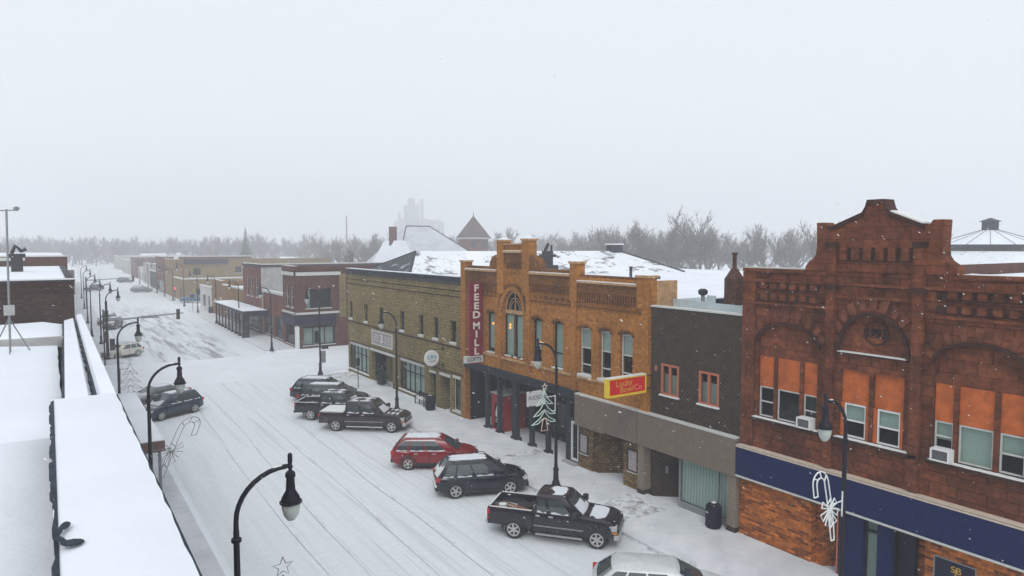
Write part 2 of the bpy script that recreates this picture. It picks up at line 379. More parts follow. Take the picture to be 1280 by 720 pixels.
def walkmat():
    m, nt, bs = newmat('snowy_sidewalk')
    tc = N(nt, 'ShaderNodeTexCoord').outputs['Object']
    n = noise(nt, tc, 1.1, 9, .72); n2 = noise(nt, tc, .28, 5, .6); n4 = noise(nt, tc, 14, 4)
    c = ramp(nt, n, [(.3, (.60, .635, .67)), (.55, (.73, .755, .785)), (.75, (.78, .80, .83))])
    c = mix(nt, 1, c, ramp(nt, n2, [(.35, g3(.84)), (.65, g3(1.03))]), 'MULTIPLY')
    c = mix(nt, ramp(nt, noise(nt, tc, 1.9, 10, .8), [(.62, g3(0)), (.68, g3(.55))]), c, (.16, .145, .135))
    L(nt, c, bs.inputs['Base Color']); bs.inputs['Roughness'].default_value = .85; bs.inputs['Specular IOR Level'].default_value = .2
    bump(nt, n, bs, .4, .06); return m
M['walk'] = walkmat()
def curb(name, x0, x1, y0, y1, far=None):
    pts = [(x0,y0),(x1,y0),(x1,y1),(x0,y1)] if far is None else [(x0,y0),(x1,y0),(far[1],y1),(far[0],y1)]
    m = MB().prism(pts, 'z', -.05, .13); return tag(m.build(name, M['walk'], bev=.03), kind='structure')
curb('sidewalk', 19.35, 23.4, -40, 61.6); curb('sidewalk', 20.0, 23.4, 79.4, 126, (20.6, 24)); curb('sidewalk', 20.6, 24, 126.3, 200, (21.2, 25))
curb('sidewalk', 1.0, 4.9, -40, 62.5); curb('sidewalk', 2.2, 6.0, 79, 200, (3.5, 7.4))
curb('sidewalk', 23.41, 70, 61.7, 63.2)
# paving seen through the wind-cleared snow: brick strip, curb lines
M['paver'] = brick('swept_paving', (.30, .28, .265), (.24, .225, .215), (.5, .51, .53), .24, .12, .02, .4)
def pv(n, x0, x1, y0, y1, z, mat='patch'): return tag(MB().quad((x0,y0,z),(x1,y0,z),(x1,y1,z),(x0,y1,z)).build(n, M[mat]), kind='structure')
def patchmat(name, c, edge):
    m, nt, bs = newmat(name); out = nt.nodes['Material Output']
    tc = N(nt, 'ShaderNodeTexCoord').outputs['Object']
    d = noise(nt, tc, edge, 9, .75); f = ramp(nt, d, [(.46, g3(0)), (.60, g3(.9))])
    bs.inputs['Roughness'].default_value = .8
    col = ramp(nt, noise(nt, tc, 6, 5), [(.3, tuple(x*.7 for x in c)), (.7, tuple(x*1.3 for x in c))]); 
    col = mix(nt, f, (.735, .77, .80), col); L(nt, col, bs.inputs['Base Color']); return m
M['patch'] = patchmat('thin_snow_over_concrete', (.24, .22, .21), 2.2)
pv('sidewalk', 19.6, 23.2, 31.0, 31.9, .134); pv('sidewalk', 20.9, 23.2, 58.9, 61.3, .134)
pv('sidewalk', 19.9, 22.6, 21.2, 23.6, .134)
sheet('road', [(19.22,-40),(19.34,-40),(19.34,61.5),(19.22,61.5)], .012, 'patch')
sheet('road', [(19.85,79.5),(20.0,79.5),(20.6,126),(20.45,126)], .012, 'patch')

M['rutlong'] = patchmat('dark_tyre_rut', (.60,.625,.65), .5)
def longrut(x0, y0, x1, y1, w, z, n=30):
    l, r = [], []
    for k in range(n+1):
        q = k/n; x = x0+(x1-x0)*q+.12*math.sin(q*7+x0); y = y0+(y1-y0)*q; ww = w*(.6+.4*math.sin(q*23+x0*5)); l.append((x-ww/2,y,z)); r.append((x+ww/2,y,z))
    tag(MB().add(l+r, [(i,i+1,n+2+i,n+1+i) for i in range(n)]).build('road', M['rutlong'], ), kind='structure')
for i_, (xa, ya, xb, yb, w_) in enumerate(((11.0,10,12.2,52,.20),(12.7,10,13.7,48,.24),(9.3,20,10.2,60,.15),(7.9,18,8.7,58,.14))): longrut(xa,ya,xb,yb,w_,.034+.003*i_)
# =================================================================== 1893 BUILDING
b = thing('sandstone_building', 'dark red sandstone building with gable dated 1893, orange boards and navy band', 'building', (FX, 12.5, 0))
X = FX; T = .40
holesA = [(14.5,17.05,5.15,8.95), (7.95,10.5,5.15,8.95), (12.57,13.6,5.15,7.6), (11.4,12.43,5.15,7.6), (11.35,13.65,8.22,9.58)]
w = MB(); w.wall('x', X, X+T, 7.2, 17.8, 3.86, 11.05, holesA)
w.arch(X, X+T, 14.5, 17.05, 8.2, 8.95); w.arch(X, X+T, 7.95, 10.5, 8.2, 8.95); w.arch(X, X+T, 11.35, 13.65, 8.25, 9.58)
w.build('wall', M['sand'], b)
gab = [(15.07,11.051),(15.06,11.22),(14.93,11.38),(14.76,11.5),(14.66,11.66),(14.63,11.95),(14.66,12.8),(14.32,12.8),(14.22,12.66),(14.08,12.62),(12.96,13.08),(12.86,13.25),(12.79,13.5),(12.21,13.5),(12.14,13.25),(12.04,13.08),(10.92,12.62),(10.78,12.66),(10.68,12.8),(10.34,12.8),(10.37,11.95),(10.34,11.66),(10.24,11.5),(10.07,11.38),(9.94,11.22),(9.93,11.051)]
MB().prism(gab, 'x', X-.06, X+.5).build('gable', M['sandsmooth'], b, bev=.03)
m = MB()
for i, j in ((8,9),(9,10),(10,11),(11,12),(12,13),(13,14),(14,15),(15,16)):   # raised coping along the gable edge
    p, q = gab[i], gab[j]; m.prism([(p[0],p[1]-.12),(q[0],q[1]-.12),(q[0],q[1]+.03),(p[0],p[1]+.03)], 'x', X-.13, X+.52)
m.build('coping', M['sanddark'], b)
MB().prism([(12.0,13.10),(11.0,12.69),(11.0,12.74),(12.0,13.15)], 'x', X-.1, X+.45).build('coping_snow', M['white'], b)
wbands(b, 'pilaster', 'sandsmooth', X, [(13.83,14.17,3.95,11.9), (10.83,11.17,3.95,11.9)], .16)
wbands(b, 'pilaster_cap', 'sanddark', X, [(13.78,14.22,11.9,12.1),(10.78,11.22,11.9,12.1),(13.78,14.22,10.42,10.62),(10.78,11.22,10.42,10.62)], .20)
wbands(b, 'string_course', 'sandsmooth', X, [(7.2,13.82,10.56,10.66),(14.18,17.8,10.56,10.66),(11.18,13.82,10.12,10.22),(14.18,17.8,9.68,9.76),(7.2,10.82,9.68,9.76),(7.2,9.9,10.95,11.08),(15.1,17.8,10.95,11.08)], .09)
wbands(b, 'corner_pier', 'sandsmooth', X, [(17.2,17.79,3.95,10.94)], .07)
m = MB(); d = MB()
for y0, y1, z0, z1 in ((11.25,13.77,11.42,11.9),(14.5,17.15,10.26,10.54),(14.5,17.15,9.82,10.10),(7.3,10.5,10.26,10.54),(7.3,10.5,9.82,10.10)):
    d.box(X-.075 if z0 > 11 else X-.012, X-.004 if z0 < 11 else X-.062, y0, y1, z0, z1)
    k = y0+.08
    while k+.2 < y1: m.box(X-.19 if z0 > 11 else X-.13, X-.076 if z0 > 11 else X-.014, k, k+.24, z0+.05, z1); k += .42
d.build('dentil_gap_shade', M['sanddark'], b, each=True); m.build('dentil', M['sandsmooth'], b, each=True)  # dark backing strips: shade of the gaps between dentils, painted as colour
# arch rings with radiating stones
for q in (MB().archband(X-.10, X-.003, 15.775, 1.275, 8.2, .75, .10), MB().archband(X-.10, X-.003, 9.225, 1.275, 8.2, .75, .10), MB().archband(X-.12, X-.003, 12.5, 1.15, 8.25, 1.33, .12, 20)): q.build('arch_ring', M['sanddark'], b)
m = MB()
for k in range(13):
    if k in (0, 12): continue
    a = math.pi*(k+.0)/12; ca, sa = math.cos(a), math.sin(a); r0, r1, e = 1.33, 1.95, .10
    m.prism([(12.5-(1.30)*ca+e*sa, 8.25+1.50*sa+e*ca), (12.5-(1.30)*ca-e*sa, 8.25+1.50*sa-e*ca), (12.5-1.62*ca-e*1.5*sa, 8.25+1.95*sa-e*1.5*ca), (12.5-1.62*ca+e*1.5*sa, 8.25+1.95*sa+e*1.5*ca)], 'x', X-.06 if k % 2 else X-.04, X-.004)
m.build('voussoir', M['voussoir'], b, each=True)
for yc in (15.775, 9.225):
    m = MB()
    for k in range(1, 10):
        a = math.pi*k/10; ca, sa = math.cos(a), math.sin(a); e = .09
        m.prism([(yc-1.39*ca+e*sa, 8.2+.87*sa+e*ca), (yc-1.39*ca-e*sa, 8.2+.87*sa-e*ca), (yc-1.62*ca-e*1.4*sa, 8.2+1.28*sa-e*1.4*ca), (yc-1.62*ca+e*1.4*sa, 8.2+1.28*sa+e*1.4*ca)], 'x', X-.045 if k % 2 else X-.03, X-.004)
    m.build('voussoir', M['voussoir'], b, each=True)
MB().box(X+.10, X+.3, 11.3, 13.7, 8.23, 9.6).build('tympanum', M['sandsmooth'], b)
md = MB().lathe([(.42,0),(.42,-.06),(.37,-.06),(.37,-.015)], (X+.099, 12.42, 8.97), 24, 'x').build('medallion', M['sanddark'], b); MB().lathe([(.36,0),(.36,-.018),(.01,-.018)], (X+.099-.014, 12.42, 8.97), 24, 'x').build('medallion_face', M['sandsmooth'], md)
text('1893', .42, (X+.055, 12.42, 8.97), (0,-1,0), md, M['dark'], ext=.015, bold=.010, sx=.9)
for y0, y1 in ((14.5,17.05),(7.95,10.5)):
    MB().box(X+.13, X+.3, y0, y1, 7.6, 9.0).build('arch_panel', M['sandsmooth'], b)
MB().box(X-.12, X+.12, 11.3, 13.72, 8.15, 8.215).build('ledge', M['sanddark'], b); MB().box(X-.11, X+.098, 11.32, 13.7, 8.216, 8.25).build('ledge_snow', M['white'], b)
# boards and windows
bays = [(14.5,17.05,(15.16,16.28)), (7.95,10.5,(8.72,9.84))]
for y0, y1, ms in bays:
    e = [y0, *[v for v in ms], y1]
    mu = MB()
    for v in ms: mu.box(X+.04, X+.30, v-.07, v+.07, 5.19, 7.598)
    mu.build('mullion', M['sand'], b, each=True)
    for a, c in zip(e, e[1:]):
        a2 = a+(.072 if a != y0 else .02); c2 = c-(.072 if c != y1 else .02)
        MB().box(X+.12, X+.16, a2, c2, 6.4, 7.597).build('board', M['boards'], b)
wn = [(15.24,16.20,'offwhite',0,'glassd',()), (16.36,17.02,'offwhite',0,'glass',(.5,)), (14.52,15.08,'offwhite',.45,'glassd',(.5,)),
      (9.92,10.47,'offwhite',.5,'glass',(.6,)), (8.80,9.76,'offwhite',1,'glass',()), (7.98,8.64,'offwhite',.5,'glass',(.5,))]
for y0, y1, fm, bl, pn, rl in wn: window(b, X, y0, y1, 5.2, 6.395, fm, pn, rl, fw=.05, blind=bl, recess=.13)
for y0, y1 in ((12.57,13.6),(11.4,12.43)):
    MB().box(X+.12, X+.16, y0+.01, y1-.01, 6.4, 7.597).build('board', M['boards'], b)
    MB().box(X+.05, X+.12, y0+.01, y0+.12, 5.2, 6.395).build('casing', M['boards'], b); MB().box(X+.05, X+.12, y1-.12, y1-.01, 5.2, 6.395).build('casing', M['boards'], b)
    window(b, X, y0+.13, y1-.13, 5.2, 6.39, 'white', 'glass', (.5,), fw=.055, blind=.5, recess=.10)
for y0, y1 in ((14.35,17.25),(10.9,13.78),(7.8,10.6)):
    MB().box(X-.16, X+.10, y0, y1, 5.02, 5.148).build('sill', M['sanddark'], b)
    rough_slab(X-.15, X+.09, y0+.03, y1-.05, 5.15, .05, .012, .12, .03).build('sill_snow', M['white'], b)
MB().wall('x', X-.30, X-.005, 7.2, 17.78, 2.62, 3.86).build('sign_band', M['navy'], b)
m = MB().box(X-.33, X-.302, 7.2, 17.78, 3.80, 3.88); m.box(X-.33, X+.0, 7.2, 17.78, 3.862, 3.9); m.build('trim', M['trimcream'], b)
MB().box(X-.33, X-.302, 7.2, 17.78, 2.58, 2.65).build('trim', M['offwhite'], b)
# ground floor
m = MB().box(X, X+.35, 14.58, 17.79, -.05, 2.62); m.prism([(X+.35,14.579),(X+.35,14.3),(X+1.4,13.55),(X+1.4,13.9)], 'z', -.05, 2.62); m.build('brick_base', M['orangebrick'], b)
m = MB().box(X+.1, X+.5, 7.2, 10.6, -.05, 2.62); m.box(X+.5, X+1.3, 10.45, 10.6, -.05, 2.62); m.build('brick_base', M['orangebrick'], b)
m = MB().box(X-.02, X+.3, 13.12, 13.55, -.05, 2.62); m.box(X+.0, X+.3, 12.62, 13.12, -.05, 2.62); m.box(X, X+.3, 11.66, 12.12, -.05, 2.62); m.build('shopfront_column', M['navy'], b, each=True)
MB().box(X-.05, X+.02, 13.5, 13.55, -.05, 2.5).build('edge_strip', M['redpaint'], b)
dd = MB().wall('x', X+.18, X+.25, 12.12, 12.62, 0, 2.6, [(12.17,12.57,.1,2.0),(12.17,12.57,2.08,2.52)]).build('door', M['navydark'], b)
MB().box(X+.2, X+.21, 12.165, 12.575, .1, 2.52).build('pane', M['glass'], dd); MB().box(X+.3, X+.32, 12.1, 12.64, .1, 2.55).build('blind', M['blind'], dd)
MB().box(X+.8, X+.95, 10.6, 11.66, 0, 2.6).build('recess_wall', M['orangebrick'], b); MB().box(X+.5, X+.7, 11.1, 11.62, 0, 2.4).build('door', M['navydark'], b)
MB().box(X+1.4, X+1.5, 12.7, 14.3, 0, 2.6).build('door', M['dark'], b)
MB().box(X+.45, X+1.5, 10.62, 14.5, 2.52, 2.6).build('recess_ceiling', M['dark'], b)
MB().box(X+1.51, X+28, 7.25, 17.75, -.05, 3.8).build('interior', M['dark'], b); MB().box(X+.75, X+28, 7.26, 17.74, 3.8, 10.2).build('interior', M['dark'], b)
m = MB().box(X+T, X+30, 17.55, 17.79, 0, 10.9); m.box(X+T, X+30, 7.2, 7.24, 0, 10.9); m.build('side_wall', M['redbrick'], b)
rough_slab(X+.5, X+30, 7.3, 17.5, 10.25, .12, .03, 1.5).build('roof_snow', M['roofsnow'], b)
MB().box(X+.002, X+.45, 15.1, 17.79, 11.05, 11.12).build('parapet_cap', M['offwhite'], b); rough_slab(X, X+.5, 7.2, 9.9, 11.05, .06, .01, .25, .02).build('parapet_snow', M['white'], b)
s = thing('wall_sign', 'dark navy plaque with gold monogram on the orange brick of the sandstone building', 'sign', (X+.1, 9.7, 1.6))
MB().box(X+.05, X+.097, 9.1, 10.3, 1.2, 2.03).build('panel', M['navydark'], s, bev=.01); MB().wall('x', X+.04, X+.052, 9.08, 10.32, 1.18, 2.05, [(9.12,10.28,1.22,2.01)]).build('frame', M['grey'], s)
text('S', .30, (X+.045, 9.74, 1.76), (0,-1,0), s, M['gold'], ext=.006); text('J', .24, (X+.044, 9.66, 1.72), (0,-1,0), s, M['gold'], ext=.006); text('B', .30, (X+.045, 9.58, 1.76), (0,-1,0), s, M['gold'], ext=.006)
def aircon(y, lab):
    a = thing('air_conditioner', lab, 'air conditioner', (X-.1, y, 5.19), 0, 'window air conditioners on the sandstone facade', local=True)
    MB().wall('x', -.22, .19, -.28, .28, 0, .40, [(-.23,.23,.05,.35)]).build('casing', M['white'], a, bev=.01)
    m = MB().box(-.17, .15, -.232, .232, .04, .36); gr = m.build('grille', M['blackp'], a)
    m = MB()
    for k in range(7): m.box(-.19, -.172, -.228, .228, .07+k*.04, .085+k*.04)
    m.build('louvre', M['grey'], gr)
aircon(14.83, 'white air conditioner in the left group of three windows of the sandstone building'); aircon(10.12, 'white air conditioner in the right group of windows, nearest the frame edge')

# =================================================================== BROWN SLATTED BUILDING
b = thing('slatted_building', 'narrow two-storey building clad in dark brown diagonal slats above a tan ribbed fascia', 'building', (FX, 20.4, 0))
hs = [(21.18,22.25,5.13,6.55), (18.95,20.03,5.13,6.55)]
MB().wall('x', X+.02, X+.3, 17.81, 22.9, 4.08, 9.12, hs).build('wall', M['brownslat'], b)
MB().box(X-.05, X+.35, 17.81, 22.95, 9.121, 9.19).build('coping', M['offwhite'], b)
for y0, y1, z0, z1 in hs:
    f = MB().wall('x', X-.01, X+.12, y0, y1, z0, z1, [(y0+.10,y1-.10,z0+.08,z1-.1)]); f.box(X-.012, X+.1, (y0+y1)/2-.06, (y0+y1)/2+.06, z0+.08, z1-.1)
    wd = f.build('window', M['redpaint'], b); MB().box(X+.06, X+.07, y0+.09, y1-.09, z0+.07, z1-.09).build('pane', M['glass'], wd)
    MB().box(X-.10, X+.05, y0-.05, y1+.05, z0-.07, z0-.003).build('sill', M['white'], wd); MB().box(X+.25, X+.27, y0, y1, z0, z1-.5).build('blind', M['blind'], wd)
MB().box(X-.04, X-.02+.03, 22.52, 22.62, 6.15, 6.4).build('lamp_box', M['redpaint'], b)
fa = MB().box(X-.28, X+.0, 17.83, 21.02, 2.5, 4.07); fa.box(X-.28, X+0, 21.04, 23.50, 2.5, 4.07); fa.build('fascia', M['fascia'], b, each=True)
MB().box(X-.30, X+.02, 17.83, 23.5, 4.071, 4.13).build('fascia_trim', M['offwhite'], b)
MB().box(X-.2, X+.2, 17.83, 18.28, .35, 2.5).build('pier', M['fasciaV'], b); MB().box(X-.21, X+.21, 17.83, 18.29, -.05, .35).build('pier_base', M['brownslat'], b)
MB().box(X-.2, X+.3, 23.12, 23.50, .35, 2.5).build('pier', M['fasciaV'], b); MB().box(X-.21, X+.31, 23.11, 23.51, -.05, .35).build('pier_base', M['brownslat'], b)
m = MB().prism([(X+.3,23.11),(X+.3,23.0),(X+1.6,21.9),(X+1.6,22.1)], 'z', 0, 2.5); m.build('entry_wall', M['brownslat'], b)
MB().box(X+.75, X+.78, 22.45, 22.62, 1.15, 1.5).build('mail_slot', M['grey'], b)
f = MB().wall('x', X+1.0, X+1.08, 21.15, 22.0, .1, 2.45, [(21.22,21.93,.2,2.35)]); dd = f.build('door', M['grey'], b); MB().box(X+1.03, X+1.05, 21.21, 21.94, .2, 2.36).build('pane', M['glassd'], dd)
m = MB().box(X+.1, X+.18, 18.3, 21.15, .12, .42); m.box(X+.1, X+.18, 21.08, 21.16, .42, 2.5); m.box(X+.1, X+.18, 18.29, 18.36, .42, 2.5); m.box(X+.1, X+.18, 18.95, 19.0, .42, 2.5); m.prism([(X+.18,21.16),(X+.1,21.1),(X+1.0,21.16),(X+1.0,21.2)], 'z', .1, 2.5)
wd = m.build('shop_window', M['grey'], b); MB().box(X+.13, X+.14, 18.36, 21.08, .42, 2.5).build('pane', M['glass'], wd); MB().box(X+.25, X+.28, 18.3, 21.15, .42, 2.49).build('curtain', M['curtain'], wd)
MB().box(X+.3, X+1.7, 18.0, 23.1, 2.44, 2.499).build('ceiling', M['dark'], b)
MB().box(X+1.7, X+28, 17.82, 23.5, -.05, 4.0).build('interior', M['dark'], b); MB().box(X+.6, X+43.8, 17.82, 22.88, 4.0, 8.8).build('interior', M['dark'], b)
MB().box(X+.305, X+.6, 17.82, 22.88, 3.9, 4.0).build('floor_edge', M['dark'], b)
rough_slab(X+.4, X+44, 17.83, 22.85, 8.82, .14, .02, 1.0).build('roof_snow', M['roofsnow'], b)
m = MB().prism([(17.82,9.40),(17.82,8.85),(22.6,8.85),(22.6,9.46),(21.2,9.46),(20.6,9.44),(20.6,9.75),(20.15,9.75),(20.15,9.42)], 'x', X+1.1, X+1.16); m.box(X+1.17, X+3.6, 22.5, 22.56, 8.85, 9.45); m.build('flashing', M['galv'], b)
rough_slab(X+1.165, X+1.5, 17.9, 22.45, 9.3, .05, .01, .3).build('flashing_snow', M['white'], b)
ch = thing('chimney', 'square brick chimney with a metal stack on the snowy roof beside the sandstone gable', 'chimney', (25.1, 19.7, 8.9))
MB().box(24.8, 25.4, 19.4, 20.0, 8.9, 10.5).build('shaft', M['rust'], ch); MB().add([(24.8,19.4,10.5),(25.4,19.4,10.5),(25.4,20.0,10.5),(24.8,20.0,10.5),(25.0,19.6,10.95),(25.2,19.6,10.95),(25.2,19.8,10.95),(25.0,19.8,10.95)], [(0,1,5,4),(1,2,6,5),(2,3,7,6),(3,0,4,7),(4,5,6,7),(3,2,1,0)]).build('hood', M['rust'], ch)
MB().lathe([(.09,0),(.09,.66),(.13,.66),(.13,.76)], (25.1,19.7,10.9), 12).build('stack', M['rust'], ch)
v = thing('roof_vent', 'round capped metal vent on the galvanised parapet left of the brick chimney', 'vent', (24.7, 21.1, 9.0))
MB().lathe([(.09,0),(.09,.75)], (24.7,21.1,9.0), 10).build('pipe', M['grey'], v); MB().lathe([(.10,0),(.21,.06),(.22,.22),(.12,.30)], (24.7,21.1,9.7), 12).build('cap', M['blackp'], v, smooth=True)

# =================================================================== GOLDEN BRICK BUILDING
b = thing('golden_brick_building', 'ornate golden brick building with arched window, raised centre parapet and dark open arcade', 'building', (FX, 31.8, 0))
GH = [(36.56,37.48,5.12,7.78),(33.44,35.54,5.12,9.2),(31.55,32.45,5.12,7.8),(29.58,30.49,5.12,7.78),(27.2,28.19,5.12,7.7),(25.68,26.58,5.12,7.7),(24.13,25.05,5.12,7.7)]
w = MB().wall('x', X, X+.38, 22.95, 40.6, 4.2, 10.3, GH); w.wall('x', X, X+.38, 22.95, 28.2, 4.08, 4.2)
w.arch(X, X+.38, 33.44, 35.54, 8.05, 9.2, 16)
for h in GH[:1]+GH[2:]: w.arch(X, X+.2, h[0], h[1], h[3]-.16, h[3], 8)
w.build('wall', M['goldbrick'], b)
m = MB().box(X-.05, X+.4, 33.34, 35.31, 10.3, 12.0); m.build('centre_parapet', M['goldbrick'], b)
m = MB()
for y0, y1, zt in ((35.31,36.05,12.2),(32.62,33.34,12.25),(28.25,28.82,11.0),(23.0,23.75,10.45),(40.0,40.6,10.85)): m.box(X-.16, X+.42, y0, y1, 9.0 if y1 < 40 else 4.2, zt)
m.box(X-.12, X-.003, 35.7, 36.05, 4.3, 9.0); m.box(X-.12, X-.003, 32.62, 32.98, 4.3, 9.0); m.box(X-.12, X-.003, 28.35, 28.75, 4.2, 9.0); m.box(X-.12, X-.003, 23.0, 23.45, 4.1, 9.0)
m.build('pier', M['goldbrick'], b, each=True)
for y0, y1, zt in ((35.31,36.05,12.2),(32.62,33.34,12.25),(28.25,28.82,11.0),(23.0,23.75,10.45),(40.0,40.6,10.85)):
    MB().box(X-.22, X+.48, y0-.06, y1+.06, zt, zt+.12).build('pier_cap', M['goldstone'], b)
    ym = (y0+y1)/2; MB().add([(X-.2,y0-.04,zt+.12),(X+.46,y0-.04,zt+.12),(X+.46,y1+.04,zt+.12),(X-.2,y1+.04,zt+.12),(X+.13,ym,zt+.26)], [(0,1,4),(1,2,4),(2,3,4),(3,0,4),(3,2,1,0)]).build('cap_snow', M['thinsnow'], b)
for yc, sg in ((36.05,1),(32.62,-1)):          # curved shoulders beside the raised centre
    poly = [(yc,10.3)] + [(yc+sg*.95*math.sin(a), 10.65+.75*math.cos(a)) for a in [math.pi/2*k/8 for k in range(9)]] + [(yc+sg*.95,10.3)]
    MB().prism(poly, 'x', X-.1, X+.38).build('scroll', M['goldtrim'], b)
wbands(b, 'cornice', 'goldtrim', X, [(36.06,40.0,9.55,10.3),(28.83,32.61,9.75,10.3),(23.76,28.24,9.5,10.0),(33.35,35.30,10.9,11.5)], .12)
wbands(b, 'cornice_cap', 'goldstone', X, [(36.06,40.0,10.301,10.42),(28.83,32.61,10.301,10.42),(23.76,28.24,10.001,10.1),(33.35,35.30,11.51,11.62)], .24)
MB().box(X-.2, X+.45, 33.35, 35.30, 12.0, 12.08).build('cornice_cap', M['goldstone'], b)
m = MB()
for y0, y1, z in ((36.1,39.9,10.42),(28.9,32.5,10.42),(23.8,28.2,10.1),(33.4,35.25,11.62)): m.box(X-.22, X-.02, y0, y1, z, z+.045)
m.build('cornice_snow', M['white'], b, each=True)
MB().box(X+.1, X+.42, 23.8, 28.2, 10.3, 10.42).build('parapet', M['goldtrim'], b); MB().box(X-.0, X+.42, 28.85, 40, 10.421, 10.62).build('parapet', M['goldtrim'], b)
m = MB()
for y0, y1, z0, z1 in ((23.8,28.2,9.0,9.5),(28.9,32.5,9.3,9.75),(36.15,39.9,9.1,9.55),(33.4,35.2,10.6,10.9)):
    k = y0
    while k+.1 < y1: m.box(X-.14, X-.003, k, k+.09, z0, z1-.002); k += .19
m.build('corbel', M['goldtrim'], b, each=True)
wbands(b, 'string_course', 'goldtrim', X, [(23.46,28.3,8.72,8.80),(28.8,32.6,8.72,8.80),(36.1,40,8.72,8.8)], .07)
wbands(b, 'string_course', 'goldstone', X, [(36.06,40,4.92,5.04),(32.99,35.69,4.92,5.04),(28.76,32.6,4.92,5.04),(23.46,28.3,4.92,5.04)], .10)
m = MB()
for y0, y1 in ((28.95,32.4),(36.2,39.8)):
    k = y0
    while k+.3 < y1: m.box(X-.05, X-.003, k, k+.3, 8.9, 9.1); k += .5
m.build('panel_brick', M['goldtrim'], b, each=True)
MB().archband(X-.08, X-.003, 34.49, 1.06, 8.05, 1.17, .28, 18).build('arch_ring', M['goldbrick'], b); MB().archband(X-.13, X-.004, 34.49, 1.36, 8.05, 1.47, .14, 18).build('hood_mould', M['goldtrim'], b)
for h in GH[:1]+GH[2:]: MB().archband(X-.05, X-.003, (h[0]+h[1])/2, (h[1]-h[0])/2, h[3]-.16, .17, .13, 8).build('window_arch', M['goldtrim'], b)
# windows
f = MB(); y0, y1 = 33.44, 35.54; X0 = X+.16
f.box(X0, X0+.1, y0, y1, 7.78, 8.02); f.archband(X0, X0+.08, 34.49, .93, 8.05, 1.03, .12, 16)
f.box(X0, X0+.07, 34.46, 34.52, 8.02, 9.1)
for a in (.5, .68): f.archband(X0, X0+.06, 34.49, .9*a, 8.05, 1.03*a, .04, 12)
fr = f.build('fanlight', M['goldstone'], b); MB().box(X0+.02, X0+.03, y0+.02, y1-.02, 8.0, 9.19).build('pane', M['glassd'], fr)
window(b, X, 34.57, 35.52, 5.14, 7.77, 'black', 'glass', (), blind=1, recess=.17); window(b, X, 33.46, 34.41, 5.14, 7.77, 'black', 'glass', (), blind=1, recess=.17)
MB().box(X+.12, X+.27, 34.42, 34.56, 5.14, 7.77).build('mullion', M['goldtrim'], b)
for y in (35.3, 34.99, 34.35, 33.6): MB().box(X-.02+.05, X+.11, y-.16, y+.16, 5.125, 5.2).build('sill', M['white'], b)
window(b, X, 36.58, 37.46, 5.14, 7.66, 'black', 'glass', (), blind=.9, sill='goldstone', snow=True)
window(b, X, 31.57, 32.43, 5.14, 7.66, 'black', 'glass', (.3,), blind=1, sill='goldstone', snow=True); window(b, X, 29.6, 30.47, 5.14, 7.66, 'black', 'glass', (.33,), blind=1, sill='goldstone', snow=True)
for h in GH[4:]: window(b, X, h[0]+.02, h[1]-.02, 5.14, 7.6, 'offwhite', 'glass', (.58,.22), fw=.06, blind=.42, blindm='white', sill='offwhite', snow=True)
la = MB()
for y, z in ((36.9,7.0),(34.95,7.1),(34.95,6.92),(31.8,6.35)): la.lathe([(.02,-.07),(.055,-.04),(.06,0),(.035,.05),(.01,.08)], (X+.12, y, z), 8)
la.build('wall_lamp', M['lampglow'], b, each=True)
MB().box(X+.05, X+.14, 31.75, 32.3, 5.2, 5.5).build('flower_box', M['offwhite'], b); MB().box(X+.05, X+.13, 31.8, 32.2, 5.5, 5.95).build('window_plant', M['dark'], b)
# arcade
MB().box(X-.08, X+.34, 28.26, 40.3, 3.72, 4.2).build('beam', M['slate'], b); wbands(b, 'beam_moulding', 'slate', X-.08, [(28.26,40.3,4.08,4.19),(28.26,40.3,3.74,3.80)], .07)
MB().box(X, X+.5, 40.3, 40.6, -.05, 4.2).build('end_pier', M['goldbrick'], b)
for y, hw in ((37.6,.11),(36.15,.13),(34.35,.24),(32.64,.11),(31.04,.11)):
    m = MB().box(X+.0, X+.26, y-hw, y+hw, .25, 3.72); m.box(X-.08, X+.34, y-hw-.08, y+hw+.08, -.04, .25); m.box(X-.04, X+.30, y-hw-.04, y+hw+.04, 3.5, 3.719); m.build('column', M['slate'], b)
m = MB().box(X+.02, X+.3, 28.95, 29.3, -.05, 3.72); m.box(X+.02, X+.3, 28.2, 28.95, 2.5, 2.62); m.box(X+.02, X+.3, 28.2, 28.95, -.05, .25)
m.build('end_pier', M['slate'], b)
MB().box(X+.12, X+.14, 28.25, 28.95, 2.62, 3.72).build('transom', M['glass'], b)
dd = MB().wall('x', X+.08, X+.16, 28.25, 28.93, .27, 2.42, [(28.37,28.81,.4,2.3)]).build('door', M['white'], b); MB().box(X+.11, X+.12, 28.36, 28.82, .4, 2.3).build('pane', M['glass'], dd)
MB().box(X-.3, X+.3, 28.2, 29.3, -.02, .22).build('door_step', M['stucco'], b)
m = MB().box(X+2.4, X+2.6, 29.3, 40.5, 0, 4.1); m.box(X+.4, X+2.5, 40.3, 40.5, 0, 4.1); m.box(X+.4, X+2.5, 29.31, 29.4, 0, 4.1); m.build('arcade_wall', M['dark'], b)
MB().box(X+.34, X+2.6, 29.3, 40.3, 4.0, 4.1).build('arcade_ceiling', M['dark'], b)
for y0, y1 in ((29.7,31.4),(32.0,33.6),(38.9,40.1)):
    f = MB().wall('x', X+2.3, X+2.38, y0, y1, .5, 3.3, [(y0+.06,y1-.06,.56,2.4),(y0+.06,y1-.06,2.46,3.24)]); wd = f.build('shop_window', M['slate'], b); MB().box(X+2.33, X+2.34, y0+.05, y1-.05, .55, 3.25).build('pane', M['glassd'], wd)
MB().lathe([(.02,-.06),(.06,0),(.03,.08)], (X+.6,36.0,3.62), 8).build('ceiling_lamp', M['lampglow'], b)
